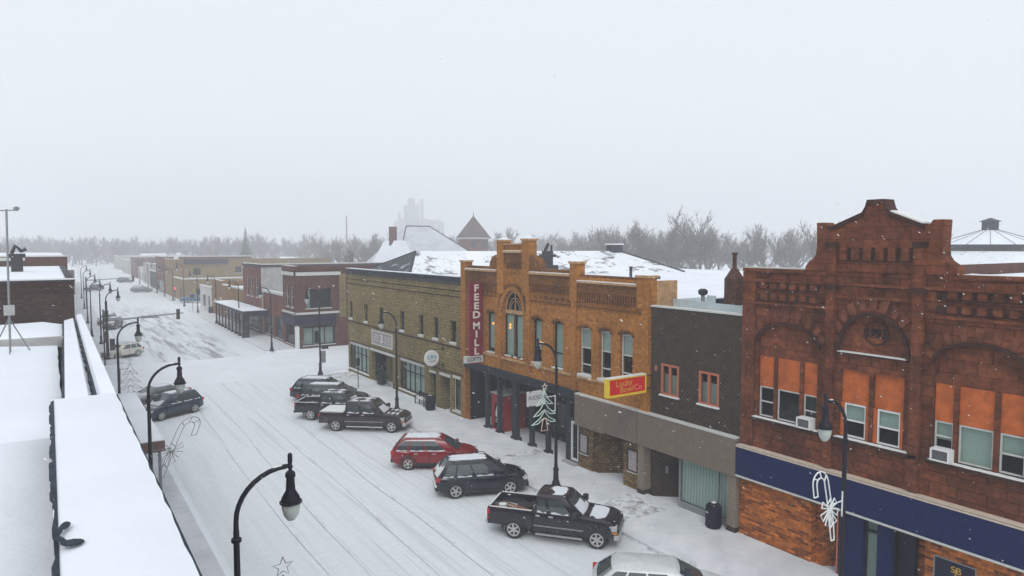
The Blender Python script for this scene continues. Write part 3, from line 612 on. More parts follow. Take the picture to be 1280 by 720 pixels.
# ribbed fascia and stone entrance under the right half
fa = MB().box(X-.28, X-.0, 23.53, 25.84, 2.5, 4.07); fa.box(X-.28, X-.0, 25.86, 28.2, 2.42, 4.07); fa.build('fascia', M['fascia'], b, each=True); MB().box(X-.30, X+.02, 23.53, 28.2, 4.071, 4.13).build('fascia_trim', M['offwhite'], b)
m = MB().box(X-.02, X+.35, 27.0, 28.18, -.05, 2.45); m.box(X-.02, X+.35, 23.54, 24.68, -.05, 2.5); m.prism([(X+.35,27.001),(X+.35,27.25),(X+2.2,25.95),(X+2.2,25.7)], 'z', -.05, 2.45); m.box(X+.35, X+2.2, 24.5, 24.67, -.05, 2.45)
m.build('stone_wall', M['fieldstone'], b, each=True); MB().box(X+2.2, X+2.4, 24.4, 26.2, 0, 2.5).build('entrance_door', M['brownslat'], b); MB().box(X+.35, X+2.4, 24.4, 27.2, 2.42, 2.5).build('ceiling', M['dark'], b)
for y0, y1, z0, z1 in ((27.34,28.04,.93,2.0),(23.64,24.36,.96,2.06)):
    p = MB().wall('x', X-.09, X-.022, y0, y1, z0, z1, [(y0+.06,y1-.06,z0+.06,z1-.06)]).build('poster_case', M['blackp'], b); MB().box(X-.05, X-.025, y0+.05, y1-.05, z0+.05, z1-.05).build('poster', M['signgrey'], p); MB().box(X-.1, X-.022, y0-.01, y1+.01, z0-.05, z0-.003).build('ledge', M['offwhite'], p)
MB().box(X+2.61, X+32, 28.2, 40.55, -.05, 3.9).build('interior', M['dark'], b); MB().box(X+2.5, X+32, 23.52, 28.2, -.05, 3.9).build('interior', M['dark'], b); MB().box(X+.9, X+43.8, 22.97, 40.55, 3.95, 9.2).build('interior', M['dark'], b)
MB().box(X+.38, X+1.75, 22.95, 23.2, 9.0, 10.3).build('side_parapet', M['goldstone'], b)
rough_slab(X+.5, X+44, 23.25, 40.5, 9.25, .16, .03, 1.2).build('roof_snow', M['roofsnow'], b)
# vestibule
v = thing('entry_vestibule', 'small red vestibule with a glazed door inside the dark arcade', 'vestibule', (X+1.1, 37.0, 0))
m = MB().wall('x', X+.5, X+.58, 36.35, 37.75, 0, 2.35, [(36.75,37.4,.1,1.75)]); m.box(X+.58, X+2.25, 36.35, 36.43, 0, 2.35); m.box(X+.58, X+2.25, 37.67, 37.75, 0, 2.35); m.build('wall', flat('vestibule_red', (.36, .02, .025), .6), v)
MB().box(X+.45, X+2.28, 36.3, 37.8, 2.35, 2.42).build('roof', M['offwhite'], v)
dd = MB().box(X+.53, X+.56, 36.76, 37.39, .1, 1.74).build('door', M['glassd'], v)
m = MB().lathe([(.19,0),(.19,-.015)], (X+.526,37.1,1.02), 14, 'x'); m.prism([(36.93,1.15),(37.27,1.15),(37.16,1.42),(37.1,1.62),(37.04,1.42)], 'x', X+.512, X+.526); m.box(X+.512, X+.526, 36.95, 37.25, .66, .72); m.box(X+.512, X+.526, 36.92, 37.28, .52, .57); m.build('emblem', M['white'], dd)
# blade sign FEED MILL
s = thing('vertical_sign', 'tall maroon blade sign reading FEED MILL in cream letters on the golden brick corner', 'sign', (X-.1, 37.98, 4.4))
x0, x1, ys = 23.18-1.0, 23.2, 39.55
# the blade stands square to the facade
MB().box(22.22, 23.2, 37.85, 38.1, 4.86, 9.58).build('panel', M['maroon'], s, bev=.02)
for i, ch_ in enumerate('FEED'): text(ch_, .62, (22.71, 37.84, 9.2-i*.57), (1,0,0), s, M['letter'], ext=.012, sx=1.25, bold=.020)
for i, ch_ in enumerate('MILL'): text(ch_, .62, (22.71, 37.84, 6.78-i*.55), (1,0,0), s, M['letter'], ext=.012, sx=1.15, bold=.020)
lb = MB().box(21.9, 23.2, 37.83, 38.12, 4.42, 4.84).build('lower_panel', M['offwhite'], s); text('LOFTS', .36, (22.55, 37.82, 4.63), (1,0,0), lb, M['darktext'], ext=.008, bold=.004); MB().box(22.15, 23.1, 37.85, 38.1, 4.34, 4.419).build('base_strip', M['maroon'], s)
m = MB()
for z in (5.3, 7.2, 9.2): m.tube([(23.19,37.98,z),(X+.01,37.98,z)], .03)
m.build('bracket', M['black'], s)
# red and yellow sign
s = thing('box_sign', 'red and yellow box sign reading Lucky Bowl Co over the tan ribbed fascia', 'sign', (X-.3, 22.9, 5.1))
m = MB().wall('y', 22.75, 23.05, 20.5, 22.85, 5.14, 6.0, [(20.58,22.77,5.25,5.94)]); m.build('frame', M['signyellow'], s, bev=.008)
fc = MB().box(20.575, 22.775, 22.765, 23.03, 5.245, 5.945).build('face', M['signred'], s)
text('Lucky', .40, (21.45, 22.755, 5.74), (1,0,.03), fc, M['gold'], ext=.006, sx=1.1); text('Bowl', .38, (21.62, 22.755, 5.44), (1,0,.03), fc, M['gold'], ext=.006, sx=1.1); text('Co', .38, (22.32, 22.755, 5.47), (1,0,.03), fc, M['pinkish'], ext=.006)
MB().box(20.5, 22.85, 22.75, 23.05, 6.001, 6.03).build('sign_snow', M['white'], s)
m = MB().tube([(22.84,22.88,5.3),(X+.03,22.88,5.3)], .03); m.tube([(22.84,22.88,5.9),(X+.03,22.88,5.9)], .03); m.build('bracket', M['black'], s)

# =================================================================== TAN BLOCK BUILDING
b = thing('tan_block_building', 'long two-storey tan block building with small narrow upper windows on the crossing corner', 'building', (FX, 51.5, 0))
UW = [(61.14,61.92),(57.52,58.28),(54.09,54.88),(49.95,50.72),(46.58,47.33),(44.18,44.98),(41.52,42.38)]
hs = [(a,c,5.13,6.7) for a,c in UW] + [(57.35,62.0,.44,2.95),(52.05,56.65,-.1,2.78),(46.45,50.86,.46,2.95),(44.62,45.5,-.1,2.7),(42.46,43.93,-.1,2.75),(40.94,41.92,.42,2.85)]
MB().wall('x', X, X+.35, 40.61, 62.35, -.05, 9.3, hs).build('wall', M['tanblock'], b)
MB().box(X+.35, X+38, 62.0, 62.34, -.05, 9.3).build('side_wall', M['tanblock'], b)
MB().box(X-.12, X+.35, 40.62, 62.4, 9.30, 9.62).build('cornice', M['slateroof'], b); MB().box(X-.2, X+.4, 40.62, 62.45, 9.62, 9.80).build('gutter', M['navydark'], b)
MB().box(X-.18, X+.39, 40.66, 62.4, 9.801, 9.84).build('gutter_snow', M['thinsnow'], b)
wbands(b, 'corbel_line', 'brownbrick', X, [(40.62,62.35,8.80,8.87),(40.62,62.35,8.38,8.45),(40.62,62.35,4.80,4.92),(40.62,62.35,3.0,3.07)], .05)
for a,c in UW: window(b, X, a+.03, c-.03, 5.15, 6.68, 'navydark', 'glassd', (.5,), fw=.05, sill='offwhite', snow=True, blind=random.choice((0,.3,0)), sillw=.06)
def shopfront(root, y0, y1, z0, z1, mulls, name='shop_window'):
    f = MB().wall('x', X+.1, X+.18, y0, y1, z0, z1, [(y0+.08,y1-.08,z0+.08,z1-.25)])
    for k in mulls: yy = y0+(y1-y0)*k; f.box(X+.09, X+.17, yy-.025, yy+.025, z0+.08, z1-.25)
    f.box(X+.092, X+.168, y0+.08, y1-.08, z0+(z1-z0)*.62, z0+(z1-z0)*.62+.05)
    return f
for y0, y1 in ((57.37,61.98),(46.47,50.84)):
    wd = shopfront(b, y0, y1, .46, 2.93, (.2,.42,.62,.8)).build('shop_window', M['black'], b); MB().box(X+.12, X+.13, y0+.07, y1-.07, .5, 2.9).build('pane', M['glass'], wd)
    MB().box(X+.22, X+.25, y0+.05, y1-(.6 if y0 < 50 else .9), .5, 2.62).build('blind', M['curtain'], wd); MB().box(X-.10, X+.09, y0-.08, y1+.08, .36, .455).build('sill', M['white'], wd); MB().box(X+.05, X+.099, y0, y1, 2.7, 2.93).build('lintel', M['offwhite'], wd)
m = MB().box(X+.0, X+.3, 51.95, 52.04+.25, 0, 2.78); m.build('entry_pier', M['tanblock'], b)
MB().box(X-.1, X+.36, 51.7, 56.9, 2.785, 2.99).build('lintel', M['offwhite'], b)
text('COFFEE HOUSE', .2, (X-.11, 54.3, 2.885), (0,-1,0), b, M['darktext'], ext=.004, sx=1.5) if False else None
MB().box(X+1.3, X+1.4, 52.2, 56.6, 0, 2.8).build('entry_wall', M['tanblock'], b); MB().box(X+1.1, X+1.25, 53.0, 55.0, 0.1, 2.5).build('door', M['glassd'], b)
MB().box(X+.4, X+.45, 44.64, 45.48, .1, 2.7).build('door', M['glassd'], b); MB().box(X+.3, X+.36, 44.85, 45.1, 1.35, 1.95).build('notice', flat('green_notice', (.35,.5,.1), .6), b)
MB().box(X-.05, X+.1, 44.55, 45.6, 2.55, 2.72).build('lintel', M['offwhite'], b); MB().box(X-.05, X+.1, 42.4, 44.0, 2.6, 2.8).build('lintel', M['offwhite'], b); MB().box(X-.05, X+.1, 40.9, 41.98, 2.7, 2.9).build('lintel', M['offwhite'], b)
MB().box(X+1.0, X+1.1, 42.4, 44, 0, 2.75).build('entry_wall', M['tanblock'], b); MB().box(X+.34, X+1.1, 43.94, 44.2, 0, 2.75).build('entry_wall', M['tanblock'], b)
window(b, X, 40.96, 41.9, .44, 2.7, 'offwhite', 'glassd', (), sill='offwhite', recess=.1)
sg = MB().wall('x', X-.10, X-.003, 52.12, 56.48, 3.36, 4.62, [(52.24,56.36,3.46,4.52)]).build('wall_sign', M['offwhite'], b); MB().box(X-.06, X-.004, 52.2, 56.4, 3.42, 4.56).build('sign_face', M['signgrey'], sg)
text('3', .95, (X-.07, 54.35, 3.98), (0,-1,0), sg, M['white'], ext=.006, bold=.02)
m = MB()
for z in (4.22,4.05,3.88,3.7): m.box(X-.072, X-.061, 52.6, 53.8, z, z+.05)
for z in (4.2,4.0,3.75): m.box(X-.072, X-.061, 55.0, 56.1, z, z+.07)
m.build('printed_lines', M['offwhite'], sg, each=True)
MB().box(X+1.5, X+38, 40.65, 62.0, -.05, 4.2).build('interior', M['dark'], b); MB().box(X+.7, X+38, 40.65, 62.0, 4.2, 9.0).build('interior', M['dark'], b); MB().box(X+.36, X+1.5, 40.65, 62, 3.2, 4.2).build('interior', M['dark'], b)
rough_slab(X+.4, X+38, 40.7, 61.95, 9.1, .2, .03, 1.5).build('roof_snow', M['roofsnow'], b)
# the long snowy hip roof that rises behind the parapets
hip = [(24.8,52.1,9.3),(52.65,47.4,9.3),(52.6,64,9.5),(23.7,61.3,9.3),(27.8,57,11.42),(52.5,57,11.33)]
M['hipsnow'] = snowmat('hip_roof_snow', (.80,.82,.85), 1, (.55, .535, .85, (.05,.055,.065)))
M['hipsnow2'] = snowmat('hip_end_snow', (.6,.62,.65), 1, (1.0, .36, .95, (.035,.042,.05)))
MB().add([hip[0],hip[1],hip[5],hip[4],hip[2],hip[3]], [(0,1,2,3),(4,5,3,2)]).build('gable_roof', M['hipsnow'], b)
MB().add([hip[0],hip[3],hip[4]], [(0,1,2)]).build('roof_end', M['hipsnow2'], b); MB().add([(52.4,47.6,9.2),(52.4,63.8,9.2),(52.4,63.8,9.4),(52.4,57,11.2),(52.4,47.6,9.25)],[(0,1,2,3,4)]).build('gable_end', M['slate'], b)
MB().box(26.2, 52.3, 53.3, 60.5, 9.0, 9.32).build('gable_base', M['slate'], b)
m = MB().tube([hip[0],hip[4]], .07, 5); m.tube([hip[4],hip[3]], .07, 5); m.tube([hip[5],hip[1]], .13, 5); m.build('roof_edge', M['slateroof'], b, each=True)
def roofthing(name, label, cat, loc, parts):
    t = thing(name, label, cat, loc)
    for n, mb, mt in parts: mb.build(n, M[mt], t)
    return t
roofthing('chimney', 'low orange brick chimney on the snowy hip roof left of the raised golden parapet', 'chimney', (32.4,48.5,9.3), [('shaft', MB().box(32.0,32.7,48.2,48.9,9.2,10.55), 'rust'), ('cap', MB().box(31.95,32.75,48.15,48.95,10.551,10.6), 'white')])
roofthing('chimney', 'squat dark chimney at the right end of the hip roof ridge', 'chimney', (52,56.8,11), [('shaft', MB().box(51.2,52.5,56.2,57.4,10.9,12.0), 'slateroof'), ('cap', MB().box(51.1,52.6,56.1,57.5,12.0,12.14), 'thinsnow')])
e = MB().box(33.2,34.6,44.6,45.6,9.9,10.35); e.box(33.5,34.2,44.8,45.4,10.35,11.5); e.tube([(33.4,44.9,10.4),(33.5,44.9,11.6),(33.8,44.9,12.1)],.14); e.tube([(34.3,45.2,10.9),(34.35,45.2,12.0)],.09); e.box(33.2,34.4,44.7,45.4,11.0,11.2)
roofthing('exhaust_fan', 'black rooftop exhaust fan with duct elbows behind the golden brick parapet', 'vent', (33.9,45.1,9.4), [('housing', e, 'blackp'), ('base', MB().box(33.4,34.4,44.7,45.5,9.1,9.9), 'grey')])
roofthing('roof_pipe', 'short dark pipe on the flat snowy roof right of the exhaust fan', 'pipe', (33.5,35,9.4), [('pipe', MB().lathe([(.1,0),(.1,1.0),(.12,1.0),(.12,1.1)],(33.5,35,9.4),8), 'blackp')])
roofthing('roof_curb', 'low dark hatch sunk in the flat snowy roof behind the third golden pier', 'hatch', (38,37.5,9.4), [('hatch', MB().box(37.3,38.7,37.2,37.8,9.4,9.62), 'slate')])
# sidewalk things at the tan building
s = thing('round_sign', 'round white projecting sign with blue print on the tan block building', 'sign', (22.4, 43.4, 3.4))
dk = MB().lathe([(.55,0),(.58,.03),(.58,.09),(.55,.12)], (22.33,43.36,3.96), 28, 'y').build('disc', M['white'], s); text("CR's", .38, (22.33,43.35,4.02), (1,0,0), dk, M['bluetext'], ext=.004, bold=.01); text('COFFEE', .13, (22.33,43.35,3.74), (1,0,0), dk, M['darktext'], ext=.004, sx=1.4)
m = MB().tube([(22.3,43.42,4.56),(X,43.42,4.56)], .025); m.tube([(22.3,43.42,3.36),(X,43.42,3.36)], .025); m.box(X-.03, X-.003, 43.3,43.54,4.42,4.7); m.box(X-.03, X-.003, 43.3,43.54,3.22,3.5); m.build('bracket', M['black'], s)
s = thing('hanging_sign', 'pale rectangular hanging sign reading HUDSON in front of the dark arcade', 'sign', (22.5, 31, 2.9))
dk = MB().box(21.88,23.14,30.97,31.05,2.96,3.80).build('panel', M['white'], s, bev=.01); text('HUDSON', .34, (22.5,30.965,3.42), (1,0,0), dk, M['darktext'], ext=.004, sx=.85)
m = MB().tube([(21.9,31.01,3.95),(X+.02,31.01,3.95)], .03)
for x in (22.1,22.9): m.tube([(x,31.01,3.8),(x,31.01,3.95)], .012); m.box(x-.03,x+.03,30.955,31.065,2.94,3.02); m.box(x-.03,x+.03,30.955,31.065,3.74,3.82)
m.build('bracket', M['black'], s)
def bin_(x, y, label, r=.32, h=1.0):
    t = thing('trash_bin', label, 'trash bin', (x,y,.13), 0, None, True); 
    MB().lathe([(r*.9,0),(r,.08),(r,h*.8),(r*1.08,h*.82),(r*1.08,h*.88),(r*.9,h*.9)],(0,0,0),18).build('body', M['navydark'], t, smooth=True)
    m = MB()
    for k in range(18): a = 2*math.pi*k/18; m.box(r*1.0*math.cos(a)-.012, r*math.cos(a)+.012, r*math.sin(a)-.012, r*math.sin(a)+.012, .08, h*.8)
    m.build('slat', M['black'], t)
    MB().lathe([(r*.92,0),(r*.95,.05),(r*.6,.14),(r*.2,.17)],(0,0,h*.9),18).build('lid', M['black'], t, smooth=True); MB().lathe([(r*.55,0),(r*.3,.05),(.02,.06)],(0,0,h*1.02),10).build('lid_snow', M['white'], t)
bin_(22.85,18.75,'dark slatted trash bin beside the pale curtained shop window'); bin_(22.45,43.9,'dark trash bin beside a bench under the round white sign', .34); bin_(3.45,31.8,'dark bin on the near left sidewalk, half hidden by the snowy parapet',.28,.95)
bin_(23.2,128.5,'dark bin at the corner of the distant white one-storey building',.4,1.1)
t = thing('bench', 'dark metal bench beside the bin in front of the tan block building', 'bench', (22.6,45.6,.13), R(90), None, True)
MB().box(-.8,.8,-.2,.2,.42,.46).build('seat', M['black'], t); MB().box(-.8,.8,-.24,-.2,.55,.9).build('backrest', M['black'], t)
for sx in (-.72,.72): m = MB().box(sx-.03,sx+.03,-.22,-.16,0,.9); m.box(sx-.03,sx+.03,.14,.2,0,.65); m.box(sx-.03,sx+.03,-.2,.2,.62,.66); m.build('leg', M['black'], t)
rough_slab(-.78,.78,-.18,.18,.461,.05,.01,.2).build('seat_snow', M['white'], t)
t = thing('wreath_planter', 'planter of dark evergreen boughs at the recessed entrance of the tan block building', 'planter', (X-.1,54.3,.13))
MB().lathe([(.3,0),(.42,.5)],(X-.1,54.3,.13),12).build('pot', M['blackp'], t)
m = MB()
for k in range(420):
    a = random.uniform(0,6.28); r = random.uniform(0,1.05)*(.55+.45*random.random()); z = random.uniform(.4,1.5)-r*.5; p = Vector((X-.1+r*math.cos(a)*.55, 54.3+r*math.sin(a)*1.4, .13+z)); d = Vector((random.uniform(-1,1),random.uniform(-1,1),random.uniform(-.2,1))).normalized()*.28
    q = Vector((random.uniform(-1,1),random.uniform(-1,1),random.uniform(-1,1))).normalized()*.05; m.add([p-q,p+q,p+d],[(0,1,2)])
m.build('bough', M['green'], t)
t = thing('snow_marker_post', 'thin dark signpost on the sidewalk beside the parked dark vehicles', 'post', (20.96,54,.13)); MB().tube([(20.96,54,.13),(20.96,54,2.6)],.035).build('post', M['black'], t); MB().box(20.8,21.12,53.97,53.99,2.0,2.65).build('plate', M['blackp'], t)

# =================================================================== BUILDINGS BEYOND THE CROSSING
def simple_building(name, label, x0, x1, y0, y1, h, wall, wins=(), swins=(), cap='offwhite', caph=.25, loc=None, fascia=None, snow='roofsnow', shop=None):
    b = thing(name, label, 'building', ((x0+x1)/2, (y0+y1)/2, 0))
    hs = [w[:4] for w in wins]; 
    MB().wall('x', x0, x0+.35, y0, y1, -.05, h, hs).build('wall', M[wall], b)
    MB().wall('y', y0, y0+.35, x0+.351, x1, -.05, h, [w[:4] for w in swins]).build('side_wall', M[wall], b)
    MB().box(x0+.9, x1-.1, y0+.9, y1-.05, -.05, h-.3).build('interior', M['dark'], b)
    m = MB().wall('x', x0-.12, x0+.37, y0-.12, y1, h, h+caph); m.box(x0+.37, x1, y0-.12, y0+.37, h, h+caph); m.build('cornice', M[cap], b)
    rough_slab(x0+.4, x1, y0+.4, y1, h-.25, .2, .04, 2.5).build('roof_snow', M[snow], b)
    rough_slab(x0-.1, x0+.36, y0, y1, h+caph, .06, .01, 1, .02).build('cornice_snow', M['white'], b)
    for w in wins:
        f = MB().wall('x', x0+.12, x0+.2, *w[:4], [(w[0]+.07,w[1]-.07,w[2]+.07,w[3]-.07)]); 
        if len(w) > 4: f.box(x0+.12, x0+.19, w[0], w[1], (w[2]+w[3])/2-.03, (w[2]+w[3])/2+.03)
        wd = f.build('window', M['offwhite' if len(w) > 4 else 'navydark'], b); MB().box(x0+.15, x0+.16, w[0]+.06,w[1]-.06,w[2]+.06,w[3]-.06).build('pane', M['glassd'], wd)
        MB().box(x0-.06, x0+.11, w[0]-.06, w[1]+.06, w[2]-.1, w[2]-.003).build('sill', M['offwhite'], wd)
    for w in swins:
        f = MB().wall('y', y0+.12, y0+.2, *w[:4], [(w[0]+.07,w[1]-.07,w[2]+.07,w[3]-.07)])
        wd = f.build('window', M['navydark'], b); MB().box(w[0]+.06,w[1]-.06, y0+.15, y0+.16, w[2]+.06,w[3]-.06).build('pane', M['glass'], wd)
        MB().box(w[0]-.06, w[1]+.06, y0-.06, y0+.11, w[2]-.1, w[2]-.003).build('sill', M['offwhite'], wd)
    return b
b = simple_building('corner_brick_building', 'two-storey dark red brick corner shop with white cornice bands and dark storefront beyond the crossing', 23.3, 42, 79, 84.1, 9.0, 'redbrick',
    wins=[(79.8,80.9,4.75,7.1,1),(81.6,82.8,4.75,7.1,1),(79.6,83.2,.4,2.7)], swins=[(24.5,27.5,4.65,6.9),(24.1,27.9,.35,2.6)], caph=.55, cap='redbrick')
m = MB().box(23.12,23.299,78.82,84.1,8.45,8.85); m.box(23.12,28.6,78.82,78.999,8.45,8.85); m.box(23.12,23.299,78.82,84.1,4.0,4.22); m.box(23.12,28.4,78.82,78.999,3.95,4.2); m.build('white_band', M['offwhite'], b, each=True)
m = MB().box(23.1,28.0,78.78,78.997,2.68,3.93); m.box(23.1,23.297,78.997,84,2.68,3.93); m.build('sign_fascia', M['navydark'], b); MB().box(23.15,23.62,78.86,78.998,.0,2.66).build('white_pier', M['white'], b)
m = MB().box(25.2,25.3,79.1,79.2,.35,2.6); m.box(26.6,26.7,79.1,79.2,.35,2.6); m.box(25.9,26.0,79.1,79.2,4.65,6.9); m.build('mullion', M['black'], b, each=True)
m = MB().box(24.3,25.1,79.5,79.55,4.7,6.9); m.box(24.2,27.8,79.5,79.55,.4,2.3); m.build('blind', M['blind'], b, each=True)
MB().box(28.45,29.25,78.9,78.998,3.4,8.6).build('grey_panel', M['tanblock'], b)
MB().lathe([(.02,-.1),(.12,0),(.1,.1),(.02,.16)],(26.0,78.8,7.1),8).build('wall_lamp', M['milk'], b); MB().lathe([(.02,-.1),(.12,0),(.1,.1),(.02,.16)],(27.7,78.8,7.15),8).build('wall_lamp', M['milk'], b)
b = simple_building('low_brick_building', 'low red brick shop between the corner building and the taller old brick building', 23.5, 42, 84.2, 94.1, 5.8, 'redbrick2', wins=[(85,88.5,.4,3.0),(89.5,93.2,.4,3.0)], caph=.3)
b = simple_building('tall_brick_building', 'two-storey old red brick building with tall windows and grey stuccoed side wall', 23.3, 45, 94.2, 104.5, 9.0, 'redbrick2', wins=[(95.9,97.3,4.9,7.5,1),(98.6,100.0,4.9,7.5,1),(101.2,102.6,4.9,7.5,1),(95.5,103.4,.5,2.9)], cap='slateroof', caph=.4)
MB().box(23.301,45,94.12,94.198,0,9.2).build('stucco_coat', M['stucco'], b); MB().box(23.36,45,94.05,94.3,9.35,9.5).build('coping', M['offwhite'], b)
b = simple_building('low_ochre_building', 'one-storey ochre shop with pale side door beyond the tall red brick building', 23.5, 42, 104.6, 119.8, 5.4, 'orangewall', wins=[(106,110,.5,2.8),(112,117,.5,2.8)], caph=.2)
b = simple_building('ochre_side_building', 'ochre brick building with sloping snow-capped side parapet near the white shop', 23.5, 45, 120, 128.9, 5.6, 'orangewall', wins=[(121.5,122.8,2.6,4.1,1),(125,126.3,2.6,4.1,1)], caph=.5, cap='orangewall')
b = simple_building('white_building', 'one-storey white painted building beside the open lot', 23.4, 45, 129, 139.6, 4.4, 'whitewall', wins=[(130.5,132,.2,2.9),(134,137,.9,2.9)], caph=.2)
b = simple_building('yellow_front_building', 'low yellow brick building in front of the long two-storey yellow brick building', 23.4, 46, 160, 171.5, 4.6, 'yellowbrick', wins=[(162,164,.6,2.8)], swins=[(26,28,.2,2.6)], caph=.25)
b = simple_building('yellow_brick_building', 'long two-storey yellow brick building with four small side windows and rooftop sign board', 23.4, 60, 171.8, 186, 8.3, 'yellowbrick', wins=[(174,176,4.9,6.6),(179,181,4.9,6.6)], swins=[(27.5,29,5.0,6.6),(36.6,38,5.4,6.9),(39.6,41,5.4,6.9),(41.6,42.8,5.4,6.9),(45.8,47.2,5.4,6.9),(51,52.4,5.4,6.9)], caph=.4, cap='yellowbrick')
MB().box(25.5,35.0,171.3,171.6,7.6,8.7).build('sign_board', M['slateroof'], b)
b = simple_building('far_red_building', 'distant two-storey red brick building with a white stripe, past the yellow brick one', 23.4, 44, 187, 203, 9.0, 'redbrick2', wins=[(190,192,5,7),(196,198,5,7),(189,201,.5,3)], swins=[(27,29,5.5,7.5)])
MB().box(25.5,26.6,186.85,186.998,4.5,9.2).build('white_stripe', M['white'], b)
fars = [(24,40,205,222,4.6,'slateroof','distant low dark shop on the right of the street'),(25,44,226,248,6.2,'stucco','distant grey two-storey shop on the right of the street'),(25.5,46,252,268,4.3,'whitewall','distant low white building with snowy eaves'),(26,46,280,300,7.5,'redbrick','faint brick block near the end of the right row'),(27,50,320,350,5.5,'stucco','barely visible grey building at the far right end of the street'),(28,60,380,410,6.5,'stucco','faintest grey building at the foot of the far hill')]
for i, (x0,x1,y0,y1,h,wl,lab) in enumerate(fars):
    simple_building('distant_building', lab, x0, x1, y0, y1, h, wl, wins=[(y0+2,y0+5,.5,2.8),(y1-6,y1-3,.5,2.8)], group=None) if False else simple_building('distant_building', lab, x0, x1, y0, y1, h, wl, wins=[(y0+2,y0+5,.5,2.8),(y1-6,y1-3,.5,2.8)])
# arcade canopy over the far sidewalk
b = thing('sidewalk_canopy', 'flat snow-covered canopy on dark posts over the sidewalk beyond the crossing', 'canopy', (21.8,100,0))
MB().prism([(20.2,91.3),(23.4,91.3),(23.4,111),(20.6,111)],'z',3.15,3.5).build('roof', M['slate'], b)
m = MB()
for k in range(9): y = 91.7+k*2.38; x = 20.35+.4*(y-91)/20; m.box(x-.1,x+.1,y-.1,y+.1,.1,3.15); m.box(x-.2,x+.2,y-.2,y+.2,.1,.4)
m.box(20.2,21.0,91.45,91.9,.1,3.15); m.build('post', M['black'], b, each=True)
rough_slab(20.3,23.3,91.4,110.8,3.505,.18,.03,1).build('roof_snow', M['roofsnow'], b); MB().box(20.3,23.4,91.2,91.299,2.85,3.55).build('end_fascia', M['navydark'], b)

# =================================================================== LEFT ROW (the camera looks along its parapet)
b = thing('near_roof_building', 'near left building with a wide snow-covered parapet and flat snowy roof under the camera', 'building', (-6, 8, 0))
MB().wall('x', .62, 1.0, -6, 16.2, -.05, 8.5, [(1,4,.6,3),(6,9,.6,3),(11,14,.6,3),(2,3,5,6.8),(6,7,5,6.8),(10,11,5,6.8)]).build('wall', M['brownbrick'], b)
MB().box(-14, .6, -6, 16.15, -.05, 8.1).build('interior', M['dark'], b)
MB().box(-.02, 1.0, -6, 16.2, 8.5, 8.9).build('parapet', M['brownbrick'], b)
sl = rough_slab(-.05, 1.06, -5.9, 16.3, 8.9, .098, .007, .36, .035); sl.build('parapet_snow', M['roofsnow'], b)
MB().box(.98, 1.09, -5.9, 16.25, 8.84, 8.91).build('drip_edge', M['slate'], b)
m = MB()                                                # the patch where snow has fallen away from the coping
def blob(mb, pts, z, t=.012): mb.prism(pts, 'z', z, z+t)
def oval(cx, cy, rx, ry, tilt=0, n=26): return [(cx+rx*(1+random.uniform(-.09,.09))*math.cos(2*math.pi*k/n), cy+ry*(1+random.uniform(-.09,.09))*math.sin(2*math.pi*k/n)+tilt*rx*math.cos(2*math.pi*k/n)) for k in range(n)]
blob(m, oval(.045,8.62,.05,.10,.6), 9.001); blob(m, oval(-.02,8.44,.045,.10,1.6), 9.0035); blob(m, oval(.10,8.08,.10,.085,-.2), 9.001); blob(m, oval(-.01,8.24,.055,.07,-1.2), 9.0035)
m.build('bare_coping', M['slate'], b, each=True)
def jagged(x_in, y0, y1, amp, z0, z1, slope=0, step=.16):      # one strip with a ragged edge
    pts = []; y = y0
    while y < y1: pts.append((x_in+slope*(y-y0)-amp*random.random()**1.6, y)); y += step*random.uniform(.3,1.6)
    return MB().prism([(x_in+slope*(y1-y0)+.03, y1), (x_in+.03, y0)] + pts, 'z', z0, z1)
jagged(-.045, -3, 16.1, .055, 8.86, 8.955).build('flashing', M['slate'], b)
rough_slab(-14, -.03, -6, 16.15, 8.12, .25, .05, .9).build('roof_snow', M['roofsnow'], b)
b = thing('next_roof_building', 'second left building with sloping snow-drifted parapet and broad white roof', 'building', (-6, 27, 0))
MB().wall('x', .70, 1.08, 16.35, 38.4, -.05, 8.3, [(18,22,.6,3),(24,28,.6,3),(30,36,.6,3),(20,21,5,6.6),(26,27,5,6.6)]).build('wall', M['redbrick'], b)
MB().box(-14, .68, 16.2, 38.4, -.05, 8.0).build('interior', M['dark'], b)
MB().add([(.16,16.35,8.45),(.62,16.35,8.58),(.78,16.35,8.32),(.84,16.35,8.75),(1.1,16.35,8.8),(1.1,16.35,8.0),(.16,16.35,8.0),
          (.50,38.4,8.45),(.85,38.4,8.55),(.95,38.4,8.35),(1.0,38.4,8.7),(1.2,38.4,8.75),(1.2,38.4,8.0),(.50,38.4,8.0)],
         [(0,1,8,7),(1,2,9,8),(2,3,10,9),(3,4,11,10),(4,5,12,11),(6,0,7,13),(5,6,13,12),(0,1,2,3,4,5,6),(7,8,9,10,11,12,13)]).build('parapet_snow', M['roofsnow'], b)
jagged(.80, 16.6, 38, .10, 8.40, 8.52, .0065).build('bare_edge', M['slate'], b); jagged(.13, 16.6, 38, .05, 8.2, 8.43, .0155).build('bare_edge', M['slate'], b)
rough_slab(-14, .15, 16.2, 31.2, 8.1, .24, .04, .8).build('roof_snow', M['roofsnow'], b); rough_slab(-14, .5, 31.5, 38.3, 8.15, .35, .04, .8).build('roof_snow', M['roofsnow'], b)
MB().box(-14, .36, 31.2, 31.5, 8.1, 8.5).build('fire_wall', M['stucco'], b)
